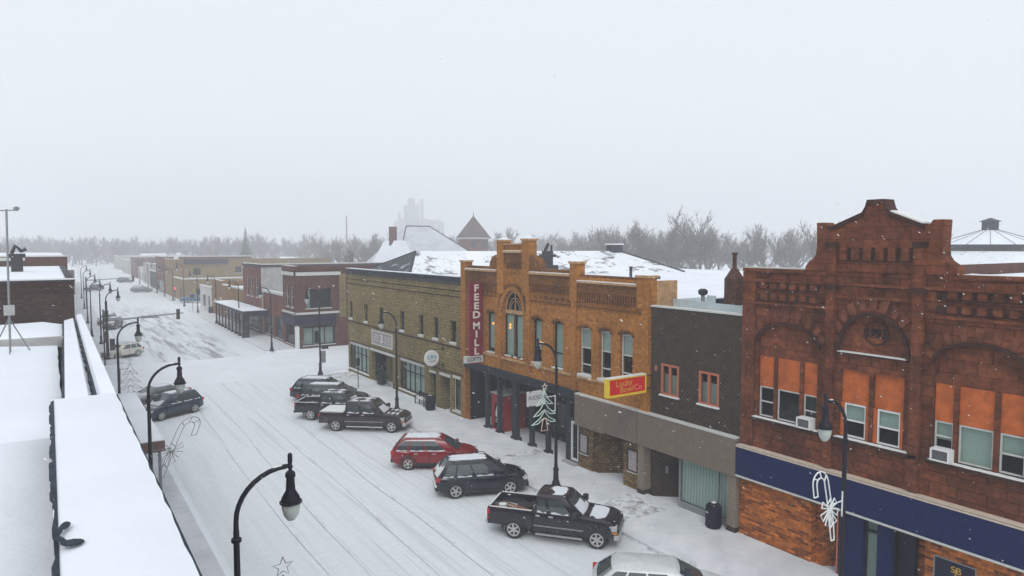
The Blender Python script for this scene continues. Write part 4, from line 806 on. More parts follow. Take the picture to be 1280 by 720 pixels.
for y, lab in ((34.1,'snow-topped awning with red-brown end over the near left sidewalk'),):
    a = thing('awning', lab, 'awning', (2.5,40,3))
    MB().box(1.09,4.0,y,46.2,2.95,3.2).build('roof', M['brownbrick'], a); rough_slab(1.2,4.02,y-.03,46.2,3.2,.10,.012,.5).build('roof_snow', M['roofsnow'], a)
    MB().box(1.09,4.06,y-.08,y-.003,2.72,3.2).build('end_board', flat('rusty_pink_paint',(.14,.075,.07),.7), a)
    m = MB()
    for k in (34.3,38,42,46): m.box(3.8,3.92,k-.05,k+.05,.13,2.95)
    m.build('post', M['grey'], a, each=True)
b = thing('dark_brick_building', 'taller dark brick building at left with snowy roof, facing the near white roof', 'building', (-8, 54, 0))
MB().box(-30, .98, 40.1, 68.5, -.05, 10.2).build('wall', M['brownbrick'], b); m = MB().box(-30, 1.0, 40.04, 40.099, 10.0, 10.2); m.box(-30,1.0,40.04,40.099,9.72,9.76); m.build('band', M['sanddark'], b, each=True)
m = MB().box(-30,1.04,39.98,40.4,10.2,10.3); m.box(.7,1.04,40.4,68.5,10.2,10.3); m.build('coping', M['slateroof'], b); m = MB().box(-30,1.02,40.0,40.38,10.3,10.36); m.build('coping_snow', M['white'], b)
rough_slab(-30,.7,40.4,68.5,10.21,.1,.03,2).build('roof_snow', M['roofsnow'], b)
b = thing('far_left_brick_building', 'brick building with white-capped stepped parapet behind the dark brick one', 'building', (-8,85,0))
MB().box(-30,1.3,69,100,-.05,11.0).build('wall', M['redbrick'], b); m = MB().box(-30,1.35,68.9,69.3,11.0,11.12); m.box(-30,-1.6,68.88,69.3,10.7,10.95); m.build('coping', M['offwhite'], b); rough_slab(-30,1.2,69.4,100,11.01,.1,.02,3).build('roof_snow', M['roofsnow'], b)
for y0,y1,x1,h,mt,lab in ((101,125,1.9,8.5,'stucco','pale left-row building past the crossing seen edge-on'),(126,150,2.2,7.2,'redbrick2','distant left-row brick building seen edge-on'),(152,190,3.2,6.5,'whitewall','far left-row white building fading in the snow'),(195,260,5,6.0,'redbrick','farthest left-row brick building fading in the snow')):
    b = thing('left_row_building', lab, 'building', (x1-10,(y0+y1)/2,0)); MB().wall('x',x1-.4,x1,y0,y1,-.05,h,[(y0+2,y0+8,.6,3),(y1-9,y1-3,.6,3),(y0+3,y0+5,4.4,6),(y1-6,y1-4,4.4,6)]).build('wall', M[mt], b); MB().box(x1-24,x1-.5,y0,y1,-.05,h-.1).build('rear_wall', M[mt], b); rough_slab(x1-24,x1,y0,y1,h+.01,.1,.02,4).build('roof_snow', M['roofsnow'], b)
e = MB().box(-1.95,-1.35,52.5,53.3,10.2,11.2); e.box(-2.1,-1.2,52.4,53.4,11.2,11.45); e.tube([(-1.9,52.8,11.45),(-1.7,52.8,11.95),(-1.4,52.8,11.6),(-1.15,52.8,11.75)],.12)
roofthing('exhaust_fan', 'black cowled fan on the roof of the dark brick building at left', 'vent', (-1.6,52.9,10.2), [('housing', e, 'blackp')])
# weather mast
t = thing('weather_mast', 'slender grey weather mast on a tripod standing on the left snowy roof', 'weather mast', (-1.13,29,8.3))
MB().tube([(-1.2,29,8.3),(-1.13,29,13.2)],.035).build('mast', M['grey'], t)
for a in (30,150,270): MB().tube([(-1.19,29,9.5),(-1.19+.62*math.cos(R(a)),29+.62*math.sin(R(a)),8.3)],.022).build('leg', M['grey'], t)
MB().box(-1.33,-1.02,28.9,28.95,9.6,9.95).build('instrument_box', M['stucco'], t)
m = MB().tube([(-1.38,29,13.15),(-.85,29,13.18)],.02); m.build('cross_arm', M['grey'], t); m = MB().lathe([(.02,0),(.09,.04),(.09,.12),(.02,.16)],(-.85,29,13.15),8); m.build('anemometer_cup', M['grey'], t); m = MB().box(-1.45,-1.36,28.98,29.02,13.0,13.35); m.build('wind_vane', M['grey'], t)

# =================================================================== STREET LAMPS
def lamp_build(label):
    t = thing('street_lamp', label, 'street lamp', (0,0,0), 0, 'black street lamps along both kerbs', local=True)
    MB().lathe([(.26,0),(.26,.08),(.22,.12),(.17,.3),(.14,.34),(.12,.8),(.15,.84),(.15,.9),(.10,.98),(.09,1.1)],(0,0,0),14).build('base', M['black'], t, smooth=True)
    p = MB().tube([(0,0,1.0),(0,0,3.0),(0,0,6.0)],[.085,.075,.062],10); p.lathe([(.06,0),(.105,.04),(.105,.1),(.06,.14)],(0,0,5.75),12); p.build('pole', M['black'], t, smooth=True)
    pts = [(0,0,5.9)] + [(-1.02+1.02*math.cos(a), 0, 6.2+.98*math.sin(a)) for a in [math.pi/2*k/9 for k in range(10)]] + [(-1.1,0,7.19)]
    MB().tube(pts,[.06]+[.052]*10+[.035],10).build('arm', M['black'], t, smooth=True)
    h = MB().lathe([(.03,.30),(.05,.26),(.05,.1),(.035,.06),(.06,.0),(.03,-.06),(.10,-.12),(.11,-.2),(.085,-.24),(.10,-.5),(.19,-.66),(.20,-.72)],(-1.12,0,7.15),16)
    h.build('lamp_housing', M['black'], t, smooth=True)
    MB().lathe([(.20,0),(.235,-.01),(.235,-.045),(.20,-.05)],(-1.12,0,6.42),18).build('rim', M['black'], t)
    MB().lathe([(.195,.0),(.19,-.12),(.15,-.27),(.08,-.37),(.01,-.40)],(-1.12,0,6.37),18).build('globe', M['milk'], t, smooth=True)
    rough_slab(-1.0,-.75,-.035,.035,7.2,.03,.006,.06,.01).build('arm_snow', M['white'], t)
    return t
lamp0 = lamp_build('')
lamps = [(3.0,14.6,0,'left kerb street lamp nearest the camera, only its upper pole and globe in view',1),
 (3.03,29.8,0,'second left kerb street lamp, in front of the parked blue car and the awning',1),
 (3.25,47.2,0,'third left kerb street lamp, with a wire tree hanging beside it',1),
 (4.75,82.3,0,'left kerb street lamp on the traffic signal mast pole',1),
 (4.9,95.5,0,'left kerb street lamp just beyond the signal mast',1),
 (4.3,104,0,'left kerb street lamp, second beyond the signal mast',1),
 (4.6,122,0,'left kerb street lamp, third beyond the signal mast',1),(5.2,150,0,'faint left kerb street lamp fourth past the mast',1),(5.8,180,0,'faintest left kerb street lamp at the vanishing end',1),
 (20.3,11.65,1,'right kerb street lamp nearest the camera, in front of the sandstone building',1),
 (20.3,26.3,1,'right kerb street lamp with the garland tree, behind the near pickup',1),
 (20.3,44.9,1,'right kerb street lamp in front of the tan block building beside the brown pickup',1),
 (20.3,61.6,1,'tall right kerb street lamp at the crossing corner carrying a traffic signal',1.1),
 (20.42,78.6,1,'right kerb street lamp on the far corner in front of the brick corner shop',1),
 (20.7,95.6,1,'right kerb street lamp beside the sidewalk canopy',1),(21.06,112.4,1,'right kerb street lamp just past the sidewalk canopy',1),
 (21.4,130.5,1,'right kerb street lamp beside the white one-storey building',1),(21.5,145.6,1,'right kerb street lamp at the open lot',1.15),
 (21.7,161.5,1,'right kerb street lamp in front of the yellow brick building',1),(21.9,176,1,'right kerb street lamp in front of the two-storey yellow building end',1),(22,190,1,'right kerb street lamp past the yellow brick building',1),(22.2,210,1,'faint right kerb street lamp before the grey shops',1),(22.6,235,1,'faintest right kerb street lamp far down the street',1)]
for i, (x,y,side,lab,sc_) in enumerate(lamps):
    o = lamp0 if i == 0 else copy_tree(lamp0)
    o.location = (x,y,.12); o.rotation_euler = (0,0,0 if side else math.pi); o.scale = (1,1,sc_); o['label'] = lab
# holiday ornaments on the lamp poles
def star(m, cx, cy, cz, R0, r=.018, rot=0):
    pts = []
    for k in range(11):
        a = math.pi/2+k*math.pi/5+rot; q = R0 if k % 2 == 0 else R0*.42; pts.append((cx+q*math.cos(a), cy, cz+q*math.sin(a)))
    return m.tube(pts, r, 5)
def tree_ornament(x, y, z, sg, label, mats, w=1.0, group='wire christmas ornaments on lamp poles', r=.024):
    t = thing('christmas_ornament', label, 'ornament', (x,y,z), 0, group, local=True)
    cx = sg*.72*w
    star(MB(), cx, 0, 2.13, .17*w, r*.85).build('star', M[mats[0]], t)
    m = MB()
    for z1, z0, ww in ((1.95,1.25,.50),(1.45,.75,.66),(.95,.35,.76)):
        for s_ in (-1,1):
            m.tube([(cx,0,z1),(cx+s_*ww*.35*w,0,z1-(z1-z0)*.55),(cx+s_*ww*w,0,z0)], r, 5); m.tube([(cx+s_*ww*w,0,z0),(cx+s_*ww*.5*w,0,z0+.03),(cx+s_*ww*.3*w,0,z0+.14)], r, 5)
        m.tube([(cx-ww*.3*w,0,z0+.14),(cx,0,z0+.26),(cx+ww*.3*w,0,z0+.14)], r, 5)
    m.build('outline', M[mats[1]], t)
    MB().tube([(cx-.1,0,.5),(cx-.2,0,0),(cx+.2,0,0),(cx+.1,0,.5),(cx,0,.6),(cx-.1,0,.5)], r, 5).build('trunk_outline', M[mats[2]], t)
    m = MB().tube([(cx+ -sg*.1,0,1.62),(-sg*.0,0,1.62)], .02, 5); m.tube([(cx+ -sg*.4,0,.9),(0,0,.9)], .02, 5); m.tube([(-sg*-.08,0,.85),(-sg*-.08,0,1.66)], .025, 5); m.build('bracket', M['wirewhite' if mats[1] != 'wiregrey' else 'wiregrey'], t)
def cane_ornament(x, y, z, sg, label, mat, k_=.2, r=.022):
    t = thing('christmas_ornament', label, 'ornament', (x,y,z), 0, 'wire christmas ornaments on lamp poles', local=True)
    cx = sg*.55
    def lean(m): m.v = [(a+sg*k_*(c-1.1), b, c) for a, b, c in m.v]; return m
    o_ = [(cx+sg*.95-sg*.42+sg*.40*math.cos(math.pi*k/10), 0, 1.95+.40*math.sin(math.pi*k/10)) for k in range(11)]
    i_ = [(cx+sg*.95-sg*.42+sg*.20*math.cos(math.pi*k/10), 0, 1.95+.20*math.sin(math.pi*k/10)) for k in range(11)]
    # hook outside is away from the pole; the stick runs down and towards the pole
    hx = cx+sg*.53
    outer = [(hx+sg*.40,0,1.60)] + o_ + [(hx-sg*.44,0,1.4),(hx-sg*.46,0,.6),(hx-sg*.42,0,.05)]
    inner = [(hx+sg*.20,0,1.60)] + i_ + [(hx-sg*.24,0,1.4),(hx-sg*.24,0,.6),(hx-sg*.26,0,.05)]
    m = MB().tube(outer, r, 5); m.tube(inner, r, 5); m.tube([outer[0],inner[0]], r, 5); m.tube([outer[-1],inner[-1]], r, 5)
    for k in (2,5,8): m.tube([o_[k],i_[min(10,k+1)]], r, 5)
    m.tube([(hx-sg*.44,0,1.4),(hx-sg*.24,0,1.25)], r, 5); m.tube([(hx-sg*.46,0,.6),(hx-sg*.24,0,.45)], r, 5)
    lean(m).build('cane_outline', M[mat], t)
    m = MB(); kx, kz = hx-sg*.33, 1.08
    for a, ln in ((150,.42),(30,.42),(205,.5),(-25,.45),(250,.55),(290,.55)):
        p = (kx+ln*math.cos(R(a-14)),0,kz+ln*math.sin(R(a-14))); q = (kx+ln*math.cos(R(a+14)),0,kz+ln*math.sin(R(a+14))); m.tube([(kx,0,kz),p,q,(kx,0,kz)], r, 5)
    lean(m).build('bow', M[mat], t)
    m = MB().tube([(0,0,1.2),(kx,0,1.2)], .02, 5); m.tube([(sg*.06,0,.7),(sg*.06,0,1.5)], .025, 5); m.build('bracket', M[mat], t)
tree_ornament(20.3, 26.28, 3.05, -1, 'green garland tree with a star hanging on the lamp pole before the arcade', ('letter','wire','wirepink'))
cane_ornament(20.3, 11.65, 2.85, -1, 'white rope candy cane with a bow on the nearest right lamp pole', 'wirewhite')
cane_ornament(3.03, 29.8, 2.75, 1, 'thin grey candy cane outline with a bow on the second left lamp pole', 'wiregrey', .38, .013)
tree_ornament(3.25, 47.2, 2.9, 1, 'thin grey tree outline on the third left lamp pole', ('wiregrey','wiregrey','wiregrey'), .85, r=.014)
tree_ornament(3.0, 14.6, 3.0, 1, 'grey wire star topping a tree ornament low on the nearest left lamp', ('wiregrey','wiregrey','wiregrey'), 1.28, r=.013)
# traffic signals
def signal(m_root, x, y, z, rz=0, back=True, lit=None):
    h = MB().obox((x,y,z), .34, .26, 1.1, rz).build('signal_head', M['blackp'], m_root)
    m = MB(); dx, dy = math.sin(rz), -math.cos(rz)
    for k in range(3): m.lathe([(.12,0),(.12,.05)], (x+dx*.14, y+dy*.14-.02, z+.2+k*.34), 10, 'y')
    m.build('lens', M['dark'] if not lit else M[lit], h)
t = thing('traffic_signal_mast', 'grey mast arm reaching over the street with one signal head near its tip', 'traffic signal', (4.75,82.1,0))
MB().tube([(4.75,82.05,0.1),(4.75,82.05,6.2)],[.15,.11],10).build('pole', M['black'], t); MB().tube([(4.75,82.05,4.15),(8.4,82.05,4.38),(12.0,82.05,4.6)],[.10,.08,.06],8).build('arm', M['grey'], t)
MB().box(7.9,9.5,81.95,82.0,4.22,4.5).build('street_name_plate', M['grey'], t); signal(t, 11.45, 81.9, 3.95)
t = thing('pedestrian_signal', 'dark pedestrian signal box low on the left signal mast pole', 'traffic signal', (5.1,81.7,1.2)); MB().box(4.95,5.4,81.6,81.85,1.1,2.3).build('housing', M['blackp'], t); MB().box(4.99,5.36,81.585,81.597,1.6,2.2).build('lens', M['dark'], t)
t = thing('traffic_signal', 'dark three-lens signal on the left kerb before the lamp row thickens', 'traffic signal', (4.6,81,2.9)); MB().tube([(4.3,79,0),(4.3,79,5.6)],.07).build('pole', M['black'], t); signal(t, 4.45, 78.8, 2.3); signal(t, 4.55, 78.8, 4.4)
t = thing('corner_signal', 'dark signal head with its grey control box on the tall corner lamp pole', 'traffic signal', (20.2,61.4,1)); signal(t, 19.95, 61.45, 3.1); MB().box(20.38,20.72,61.3,61.6,1.25,2.3).build('control_box', M['grey'], t); MB().box(20.4,21.0,61.35,61.5,2.5,2.85).build('pedestrian_signal', M['blackp'], t)
t = thing('far_signal_mast', 'distant mast arm with one signal over the street', 'traffic signal', (6.2,150,0)); MB().tube([(5.6,150,0),(5.6,150,6)],.12,8).build('pole', M['black'], t); MB().tube([(5.6,150,5.4),(13.5,150,5.7)],[.1,.07],6).build('arm', M['grey'], t); signal(t, 13.3,149.8,5.0)
t = thing('red_signal', 'small red hand signal glowing beside the yellow brick building', 'traffic signal', (21.9,160.6,2)); MB().box(21.75,22.15,160.3,160.5,2.0,3.2).build('housing', M['blackp'], t); MB().box(21.8,22.1,160.28,160.297,2.5,3.05).build('lens', M['redglow'], t); MB().tube([(21.95,160.6,.1),(21.95,160.6,3.2)],.06,6).build('pole', M['black'], t)
t = thing('parking_sign', 'small pole sign on the far right kerb by the open lot', 'sign', (21.3,135,0)); MB().tube([(21.3,135,.1),(21.3,135,3.0)],.05,6).build('post', M['grey'], t); MB().box(20.95,21.65,134.93,134.95,2.4,3.1).build('plate', M['slate'], t)

# =================================================================== VEHICLES
def paint(name, c, dust=.35, rough=.28):
    m = flat(name, c, rough*.8, 0, .08, 4, .5, dust*.6); m.node_tree.nodes['Principled BSDF'].inputs['Coat Weight'].default_value = .15; return m
def interp(tab, x):
    if x <= tab[0][0]: return tab[0][1]
    for (a, p), (b_, q) in zip(tab, tab[1:]):
        if x <= b_: return p+(q-p)*(x-a)/(b_-a)
    return tab[-1][1]
def body_loft(Lh, W, top, bot, wtab, n=40, crown=.03):
    """closed lower body: top(x), bottom(x) heights and half width factor along the length"""
    mb = MB(); vs = []; K = 12
    xs = [-Lh + 2*Lh*i/n for i in range(n+1)]
    for x in xs:
        zt, zb, w = interp(top, x), interp(bot, x), W/2*interp(wtab, x); zm = zb+(zt-zb)*.45
        half = [(w*.86, zb), (w*.965, zb+.05), (w*.99, zb+(zm-zb)*.6), (w, zm+.08), (w*.985, zt-.14), (w*.955, zt-.045), (w*.90, zt)]
        ring = [(y, z) for y, z in half] + [(w*.45, zt+crown), (0, zt+crown*1.3), (-w*.45, zt+crown)] + [(-y, z) for y, z in reversed(half)]
        vs += [(x, y, z) for y, z in ring]
    m = len(ring); fs = [(i*m+k, i*m+(k+1)%m, (i+1)*m+(k+1)%m, (i+1)*m+k) for i in range(n) for k in range(m)]
    fs += [tuple(range(m))[::-1], tuple(range(n*m, n*m+m))]
    return mb.add(vs, fs)
def cut_arches(o, xs, r, W, zc):
    c = MB()
    for x in xs:
        for s_ in (-1, 1): c.lathe([(r, 0), (r, .42)], (x, (W/2-.30) if s_ > 0 else -(W/2-.30)-.42, zc), 28, 'y')
    co = c.build('cutter', M['dark']); md = o.modifiers.new('cut', 'BOOLEAN'); md.object = co; md.operation = 'DIFFERENCE'; md.solver = 'EXACT'
    dg = bpy.context.evaluated_depsgraph_get(); me = bpy.data.meshes.new_from_object(o.evaluated_get(dg))
    o.modifiers.clear(); old = o.data; o.data = me; bpy.data.objects.remove(co)
    for p in me.polygons: p.use_smooth = True
    me.set_sharp_from_angle(angle=R(32))
class Cabin:
    def __init__(s, xb0, xb1, xr0, xr1, zb, zr, wb, wr, crown=.05): s.__dict__.update(locals())
    def side(s, u, v, sg, off=0):       # u 0 rear..1 front, v 0 belt..1 roof
        x = (s.xb0+(s.xb1-s.xb0)*u)*(1-v) + (s.xr0+(s.xr1-s.xr0)*u)*v; bul = .045*math.sin(math.pi*min(1, v))
        tap = 1-.05*abs(2*u-1)**3
        return (x, sg*((s.wb+(s.wr-s.wb)*v+bul)*tap+off), s.zb+(s.zr-s.zb)*v)
    def end(s, t, v, front, off=0):     # t -1..1 across
        u = 1 if front else 0; p = s.side(u, v, 1); bulge = .10*(1-t*t)*(1 if front else -1)
        return (p[0]+bulge*(1-.35*v)+off*(1 if front else -1), p[1]*t, p[2]+off*.6)
    def shell(s):
        mb = MB(); nu, nv, nt = 10, 5, 6; vs = []; ring_n = 0
        for j in range(nv+1):
            v = j/nv; ring = [s.side(i/nu, v, -1) for i in range(nu+1)] + [s.end(-1+2*k/nt, v, True) for k in range(1, nt)] + [s.side(1-i/nu, v, 1) for i in range(nu+1)] + [s.end(1-2*k/nt, v, False) for k in range(1, nt)]
            ring_n = len(ring); vs += ring
        m = ring_n; fs = [(j*m+k, j*m+(k+1)%m, (j+1)*m+(k+1)%m, (j+1)*m+k) for j in range(nv) for k in range(m)]
        # roof: inset ring raised by the crown
        base = nv*m; cx = (s.xr0+s.xr1)/2; r2 = []
        for q in range(m): x, y, z = vs[base+q]; r2.append((cx+(x-cx)*.93, y*.86, z+s.crown*.8))
        o = len(vs); vs += r2; fs += [(base+k, base+(k+1)%m, o+(k+1)%m, o+k) for k in range(m)]
        vs.append((cx, 0, s.zr+s.crown)); fs += [(o+k, o+(k+1)%m, len(vs)-1) for k in range(m)]
        fs.append(tuple(range(m))[::-1]); return mb.add(vs, fs)
    def swin(s, u0, u1, v0, v1, sg, skew0=0, skew1=0):
        mb = MB(); n = 5; a = [s.side(u0+(u1-u0)*i/n+skew0*(1-i/n), v0, sg, .006) for i in range(n+1)]; mid = [s.side(u0+(u1-u0)*i/n, (v0+v1)/2, sg, .007) for i in range(n+1)]; b_ = [s.side(u0+(u1-u0)*i/n, v1, sg, .006) for i in range(n+1)]
        vs = a+mid+b_; k = n+1; fs = [(i, i+1, k+i+1, k+i) for i in range(n)] + [(k+i, k+i+1, 2*k+i+1, 2*k+i) for i in range(n)]; return mb.add(vs, fs)
    def ewin(s, v0, v1, front, t=.86):
        mb = MB(); n = 6; vs = []
        for v in (v0, (v0+v1)/2, v1): vs += [s.end(-t+2*t*i/n, v, front, .008) for i in range(n+1)]
        k = n+1; return mb.add(vs, [(j*k+i, j*k+i+1, (j+1)*k+i+1, (j+1)*k+i) for j in range(2) for i in range(n)])
def surf_snow(pts_fn, nu, nv, h, mask=None):
    """lumpy snow sheet over a function surface"""
    mb = MB(); vs = []; 
    for j in range(nv+1):
        for i in range(nu+1):
            x, y, z = pts_fn(i/nu, j/nv); e = i in (0, nu) or j in (0, nv); vs.append((x, y, z+(.004 if e else h*random.uniform(.6, 1.2))))
    k = nu+1; fs = [(j*k+i, j*k+i+1, (j+1)*k+i+1, (j+1)*k+i) for j in range(nv) for i in range(nu) if not mask or mask(i/nu, j/nv)]
    o = len(vs); vs += [(x, y, z-.02) for x, y, z in vs]; fs += [tuple(o+q for q in f)[::-1] for f in fs]
    return mb.add(vs, fs)
def wheels(t, xs, W, r, rimmat='rim', spokes=5):
    first = None
    for x in xs:
        for sg in (-1, 1):
            if first is None:
                w = .23; o = MB().lathe([(r*.62, .06), (r*.66, -.008), (r*.9, -.012), (r*.985, .03), (r, .07), (r, w-.07), (r*.985, w-.03), (r*.9, w), (r*.62, w)], (0, 0, 0), 28, 'y', False).build('wheel', M['tyre'], t, smooth=True)
                m = MB().lathe([(r*.70, .0), (r*.69, -.022), (r*.60, -.02), (r*.58, .04)], (0, 0, 0), 28, 'y', False)
                for k in range(spokes):
                    a = 2*math.pi*k/spokes; ca, sa = math.cos(a), math.sin(a)
                    q = [(r*.08, -r*.10), (r*.66, -r*.085), (r*.66, r*.085), (r*.08, r*.10)]
                    vs = [(x_*ca-z_*sa, -.016, x_*sa+z_*ca) for x_, z_ in q] + [(x_*ca-z_*sa, .03, x_*sa+z_*ca) for x_, z_ in q]
                    m.add(vs, [(0,1,2,3),(7,6,5,4),(0,4,5,1),(1,5,6,2),(2,6,7,3),(3,7,4,0)])
                m.lathe([(r*.17, -.015), (r*.17, .02)], (0, 0, 0), 12, 'y'); m.build('rim', M[rimmat], o, smooth=True)
                MB().lathe([(r*.61, .05), (r*.61, .06)], (0, 0, 0), 20, 'y').build('brake_disc', M['blackp'], o)
                first = o
            else:
                o = first.copy(); COL.objects.link(o); o.parent = t
                for k in kids(first): c = k.copy(); COL.objects.link(c); c.parent = o
            o.location = (x, sg*(W/2-.015), r); o.rotation_euler = (0, random.uniform(0, 6), 0 if sg < 0 else math.pi)
def lamp_part(t, name, mat, x, y, z, sx, sy, sz): MB().box(x-sx/2, x+sx/2, y-sy/2, y+sy/2, z-sz/2, z+sz/2).build(name, M[mat], t, bev=.015)
def seam(m, Cb, W, x, zb, zt, yf):           # a dark gap between panels
    for sg in (-1, 1): m.box(x-.008, x+.008, *(sorted((sg*(yf-.02), sg*(yf+.004)))), zb, zt)
def suv(name, label, cat, loc, ang, pm, L_=4.6, W=1.84, H=1.66, wb=2.7, r=.35, belt=1.02, hood=1.0, nose=.82, scale=1, rails=True, clad=True, chromeline=False, snow='full', rear_slope=.46, front_glass=.92, grp='vehicles parked along the street', sedan=False, group=None, rimm='rim', spokes=5, snowside=False):
    t = thing(name, label, cat, (loc[0], loc[1], .0), ang, grp, local=True); t.scale = (scale,)*3
    h = L_/2; ax = (-wb/2-.02, wb/2-.02)
    hx = .24*L_   # base of windscreen
    top = [(-h, belt-.20), (-h+.06, belt-.05), (-h+.25, belt), (hx, belt-.01), (hx+.35, hood), (h-.45, hood-.08), (h-.15, nose), (h, nose-.22)]
    bot = [(-h, .50), (-h+.12, .36), (-h+.5, .24), (h-.5, .24), (h-.12, .28), (h, .42)]
    wt = [(-h, .80), (-h+.10, .90), (-h+.5, .985), (0, 1), (h-.7, .985), (h-.25, .90), (h, .66)]
    bo = body_loft(h, W, top, bot, wt).build('body', pm, t, smooth=True); cut_arches(bo, ax, r+.055, W, r)
    xr0 = -h+.12+rear_slope; xb0 = -h+.10
    if sedan: xb0 = -h+.72; xr0 = -h+1.45
    cb = Cabin(xb0, hx+.25, xr0, hx-.72, belt-.03, H-.05, W/2*.90, W/2*.68)
    cb.shell().build('cabin', pm, t, smooth=True)
    us = ((.05,.22),(.25,.49),(.52,.80)) if not sedan else ((.06,.16),(.19,.49),(.53,.84))
    for sg in (-1, 1):
        for k, (u0, u1) in enumerate(us): cb.swin(u0, u1, .10, .86, sg, skew1=0).build('window', M['carglass'], t)
        mr = MB().box(hx-.10, hx+.10, *(sorted((sg*(W/2-.02), sg*(W/2+.17)))), belt+.0, belt+.15).build('mirror', pm, t, bev=.03)
        lamp_part(t, 'headlight', 'headl', h-.24, sg*W*.36, nose-.06, .34, .30, .15); lamp_part(t, 'taillight', 'redlens', -h+.10, sg*W*.405, belt-.10, .20, .19, .20)
        if snow != 'none':
            for u0, u1 in us: surf_snow(lambda u, v: cb.side(u0+(u1-u0)*(.05+.85*u), .045+v*(.05+.03*math.sin(u*9)), sg, .012), 7, 2, .006).build('window_snow', M['carsnow'], t, smooth=True)
        for dx in (.02, -.27*L_*.75): MB().box(dx-.10, dx+.10, *(sorted((sg*(W/2-.01), sg*(W/2+.025)))), belt-.14, belt-.10).build('door_handle', M['chrome' if chromeline else 'blackp'], t)
        if rails: MB().tube([(cb.xr0+.1, sg*W*.335, H-.01), (cb.xr0+.25, sg*W*.34, H+.05), (cb.xr1-.2, sg*W*.34, H+.05), (cb.xr1-.02, sg*W*.33, H-.01)], .02, 6).build('roof_rail', M['chrome' if chromeline else 'blackp'], t)
        if chromeline: MB().tube([cb.side(.04,.07,sg,.01), cb.side(.80,.07,sg,.01), cb.side(.80,.88,sg,.01), cb.side(.12,.88,sg,.01), cb.side(.02,.5,sg,.01), cb.side(.04,.07,sg,.01)], .012, 5).build('window_trim', M['chrome'], t)
    cb.ewin(.10, .90, True).build('windscreen', M['carglass'], t); cb.ewin(.22, .88, False, .8).build('rear_window', M['carglass'], t)
    m = MB()
    for x in (hx-.18, -.05*L_, -.27*L_): seam(m, cb, W, x, .32, belt-.06, W/2*.997)
    m.build('door_seam', M['dark'], t)
    if clad:
        for sg in (-1, 1):
            MB().box(ax[0]+r+.08, ax[1]-r-.08, *(sorted((sg*(W/2-.06), sg*(W/2+.008)))), .24, .40).build('sill_cladding', M['blackp'], t)
            for x in ax:
                m = MB()
                for k in range(10):
                    a, b_ = math.pi*k/10, math.pi*(k+1)/10; r0, r1 = r+.05, r+.115
                    m.add([(x+q*math.cos(c), y, r+q*math.sin(c)) for y in (sg*(W/2-.12), sg*(W/2+.012)) for q, c in ((r0,a),(r1,a),(r1,b_),(r0,b_))], [(0,1,2,3),(7,6,5,4),(1,5,6,2),(0,3,7,4)])
                m.build('wheel_arch_trim', M['blackp'], t)
    MB().box(h-.14, h+.02, -W*.36, W*.36, .30, .52).build('front_bumper', M['blackp'], t, bev=.04); MB().box(-h-.03, -h+.12, -W*.40, W*.40, .36, .58).build('rear_bumper', M['blackp'], t, bev=.04)
    MB().box(h-.10, h+.01, -W*.26, W*.26, nose-.24, nose-.06).build('grille', M['blackp'], t, bev=.02)
    MB().box(-h-.012, -h+.03, -.26, .26, .70, .82).build('number_plate', M['offwhite'], t)
    wheels(t, ax, W, r, rimm, spokes)
    cr = H-.05
    cx = (cb.xr0+cb.xr1)/2
    def rf(u, v): x = cb.xr0+.0+(cb.xr1-cb.xr0-.02)*u; y = (-1+2*v)*cb.wr*.95; return (x, y, cr+.048*(1-.75*(2*u-1)**4)*(1-.8*(2*v-1)**4)-.004)
    ph0 = random.uniform(0,6)
    if snow in ('full', 'roof'): surf_snow(rf, 26, 18, .022, lambda a, c: min(a,1-a,c,1-c) > .045+.04*math.sin(a*19+ph0)*math.sin(c*13+ph0)+random.uniform(-.02,.02)).build('roof_snow', M['carsnow'], t, smooth=True)
    if snow == 'full':
        def hf(u, v): x = hx+.42+(h-.62-hx-.42)*u; y = (-1+2*v)*W*.36*(1-.12*u); return (x, y, interp(top, x)+.036-.012*abs(2*v-1)-.004)
        ph = random.uniform(0,6); surf_snow(hf, 12, 10, .02, lambda a, c: math.sin(a*5+ph)+math.sin(c*6+ph*2)+random.uniform(-.3,.3) > -.9).build('hood_snow', M['carsnow'], t, smooth=True)
        surf_snow(lambda u, v: tuple(map(sum, zip(cb.end(-.78+1.56*v, .08+.34*u*(1-.3*math.sin(v*5)), True, .012), (0,0,.0)))), 5, 8, .012).build('windscreen_snow', M['carsnow'], t, smooth=True)
    if snowside:
        surf_snow(lambda u, v: cb.end(-.9+1.8*v, .05+.7*u, False, .02), 5, 8, .02, lambda a, c: math.sin(a*6)+math.sin(c*7+1)+random.uniform(-.4,.4) > -.3).build('rear_snow', M['white'], t, smooth=True)
        MB().box(-h-.06, -h+.06, -W*.42, W*.44, .56, .66).build('bumper_snow', M['white'], t, bev=.03)
    return t
